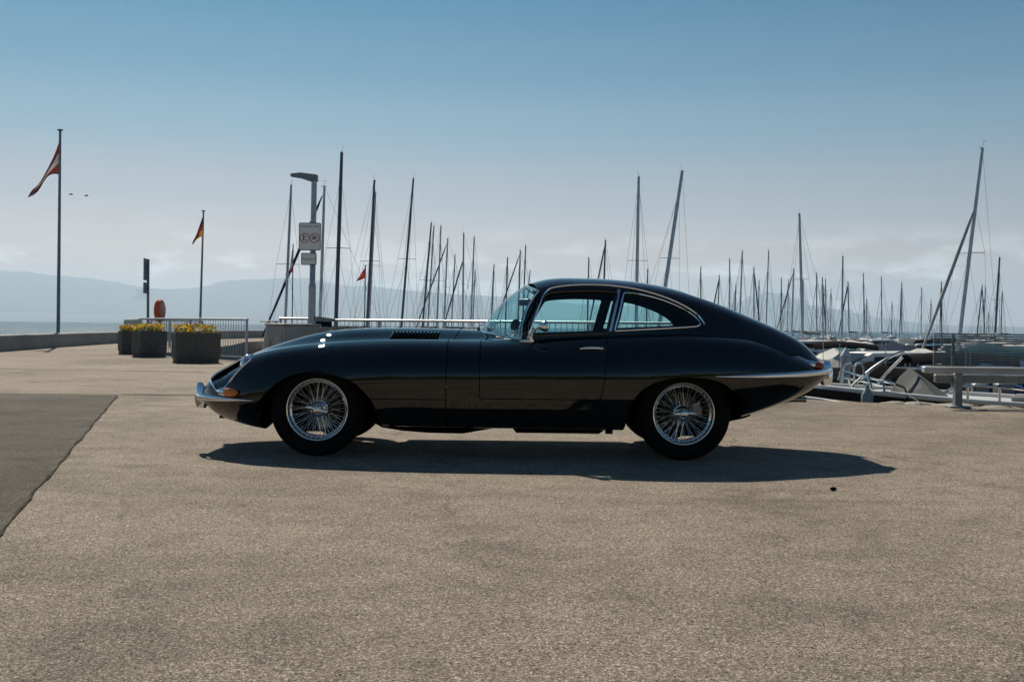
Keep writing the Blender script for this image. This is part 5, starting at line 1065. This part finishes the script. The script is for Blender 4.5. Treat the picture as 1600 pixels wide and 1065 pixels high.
for x_, y_, w_, h_, m_ in ((-.30, -.36, .34, .20, M_DARKC), (-.18, -.30, .26, .15, M_COVER[0]), (-.40, -.40, .22, .26, M_GALVD), (-.05, .20, .40, .12, M_COVER[1])):
    MB().box((x_*L_, y_*B_, fb+.02+h_/2), (w_, w_*.7, h_), rz=x_*5, bev=.04).build('locker', m_, BB)
ss('grab_rail', [(1476, 612, 15.6), (1500, 603, 15.4), (1545, 604, 15.2), (1600, 610, 15.0)]); ss('stanchion', [(1512, 626, 15.3), (1512, 604, 15.3)]); ss('stanchion', [(1562, 628, 15.1), (1562, 605, 15.1)])
k = MB(); k.tube([loc(*q) for q in smooth_line([(1352, 610, 14.3), (1385, 606, 14.5), (1410, 612, 14.4), (1440, 630, 13.5)], 6)], .006, 6); k.build('mooring_line', M_COVER[1], BB)
k = MB(); k.tube([loc(*q) for q in smooth_line([(1392, 590, 14.9), (1400, 600, 14.7), (1413, 606, 14.5), (1418, 622, 14.2)], 6)], .014, 6); k.build('black_hose', M_DARKC, BB)
k = MB(); k.box((-L_/2+.10, .62, fb+.16), (.36, .34, .30), bev=.07); k.build('outboard_motor', M_GEL[0], BB)
k = MB(); k.ball((-L_*.02, .98*B_/2+.12, fb*.62), .11, 12, 8, (1, 1, 1.9)); k.build('fender', mat('blue_fender', (.18, .26, .30), .5), BB)
pf = empty('bottle_fender', at(1355, 612, 14.6)); tag(pf, 'pale blue bottle shaped fender hanging on the black hull', 'fender'); pf.location = at(1355, 626, 14.25)
k = MB(); k.lathe([(.0, -.14), (.06, -.12), (.075, -.06), (.075, .07), (.05, .12), (.022, .16), (.022, .20), (0, .20)], 16); k.build('body', MATS['blue_fender'], pf); k = MB(); k.tube([(0, 0, .18), (.02, .02, .38)], .008, 5); k.build('rope', M_WHITE, pf)
# mooring pile with conical cap
pl_ = at(1321.5, 560, 19.6); o = empty('mooring_pile', (pl_.x, pl_.y, WATER_Z)); tag(o, 'white mooring pile with a pointed conical cap right of the car tail', 'pile'); zt2 = at(1321, 556, 19.6).z-WATER_Z
k = MB(); k.tube([(0, 0, -.5), (0, 0, zt2)], .085, 14); k.build('shaft', M_GALV, o); k = MB(); k.lathe([(.0, .16), (.09, .02), (.095, 0), (.0, 0)], 16, c=(0, 0, zt2)); k.build('cap', M_WHITE, o)
# guard rail at the edge
gy = 13.12; o = empty('guard_rail', (5.19, gy, 0)); tag(o, 'low grey guard rail on a square post at the quay edge on the right', 'guard rail')
MB().box((2.0, -.06, .440), (4.85, .11, .075), bev=.012).build('top_rail', noisy('pale_rail', (.36, .36, .36), (.48, .48, .47), 3, .5, .2), o)
MB().box((2.05, .05, .335), (4.6, .06, .10), bev=.01).build('lower_beam', M_GALVD, o)
for x in (0, 3.6): MB().box((x, -.01, .20), (.085, .085, .40), bev=.008).build('post', M_GALVD, o); MB().box((x, -.01, .012), (.24, .2, .024), bev=.004).build('foot_plate', M_GALVD, o)
# pontoon with a slatted railing
PD = empty('pontoon'); tag(PD, 'grey floating pontoon beneath the slatted railing on the right', 'pontoon'); PD.location = (6.9, 19.0, 0)
pm_ = MB().box((0, 0, -.52), (.135, 1.7, .04), bev=.004).mesh('plank', noisy('grey_planks', (.13, .125, .115), (.22, .21, .19), 2.2, .85))
for i in range(62): link_mesh('plank', pm_, None, PD, (.1+i*.15, .8, 0))
for y in (.15, 1.45): MB().box((4.7, y, -.72), (9.4, .5, .36), bev=.05).build('float', M_DARKC, PD)
SR = empty('slatted_railing', (7.12, 19.05, -.50)); tag(SR, 'grey steel railing of many thin horizontal slats at the right edge', 'railing')
sm_ = MB().box((4.0, 0, 0), (8.0, .03, .022), bev=.004).mesh('slat', M_GALVD); n_ = 17
for i in range(n_): link_mesh('slat', sm_, None, SR, (0, 0, .70+i*.0405))
ps = MB().box((0, .035, .68), (.05, .03, 1.36), bev=.004).mesh('post', M_GALVD)
for i in range(6): link_mesh('post', ps, None, SR, (.35+i*1.45, 0, 0))
# rough edge stones, white pipe rail on the edge, a pebble
M_STONE = noisy('pale_edge_stone', (.22, .20, .175), (.40, .37, .32), 6, .85, bump=.6, dist=.02)
me_s = []
for q in range(4):
    k = MB(); k.ball((0, 0, 0), 1, 14, 8, (1, .75, .45)); k.v = [(x*(1+.12*math.sin(5*y+q*2)+.06*math.sin(9*z+q)), y*(1+.10*math.sin(4*x+q)), z*(1+.15*math.sin(3*x+2*y+q))) for x, y, z in k.v]; me_s.append(k.mesh('edge_stone', M_STONE))
edge = [(3.75, 15.1), (4.3, 13.9), (6.2, 13.05), (9.0, 12.6)]; d_ = 0; pos = 0.0; seg = [math.dist(a_, b_) for a_, b_ in zip(edge, edge[1:])]; tot = sum(seg)
pos = 1.75
while pos < tot:
    s_ = pos; i = 0
    while i < 2 and s_ > seg[i]: s_ -= seg[i]; i += 1
    t = min(1, s_/seg[i]); x = edge[i][0]+(edge[i+1][0]-edge[i][0])*t; y = edge[i][1]+(edge[i+1][1]-edge[i][1])*t; w = rng.uniform(.13, .30)
    so = link_mesh('edge_stone', rng.choice(me_s), None, QUAY, (x, y+.05, -.01), (0, 0, rng.uniform(-.5, .2))); so.scale = (w, w*.8, rng.uniform(.05, .09)); pos += w*1.7
o = empty('pipe_rail', (0, 0, 0)); tag(o, 'low white pipe rail lying on the quay edge behind the exhaust', 'rail'); a_, b_, c_ = at(1258, 621, 14.4), at(1288, 625, 14.2), at(1318, 631, 13.9)
o.location = (a_.x, a_.y, 0); q = lambda p, dz=0: p-Vector((a_.x, a_.y, 0))+Vector((0, 0, dz))
MB().tube([q(a_), q(b_), q(c_)], .022, 8).build('upper_pipe', M_WHITE, o); MB().tube([q(a_, -.06), q(b_, -.06), q(c_, -.045)], .020, 8).build('lower_pipe', M_WHITE, o)
for p_ in (a_, b_, c_): MB().tube([q(p_), q(p_, -p_.z)], .016, 6).build('foot', M_WHITE, o)
pb = at(1302, 766, 6.18); k = MB(); k.ball((0, 0, .010), .016, 10, 6, (1.2, .8, .7)); o = k.build('pebble', M_DARKC, loc=(pb.x, pb.y, 0)); tag(o, 'small black pebble lying on the asphalt right of the rear wheel', 'pebble')
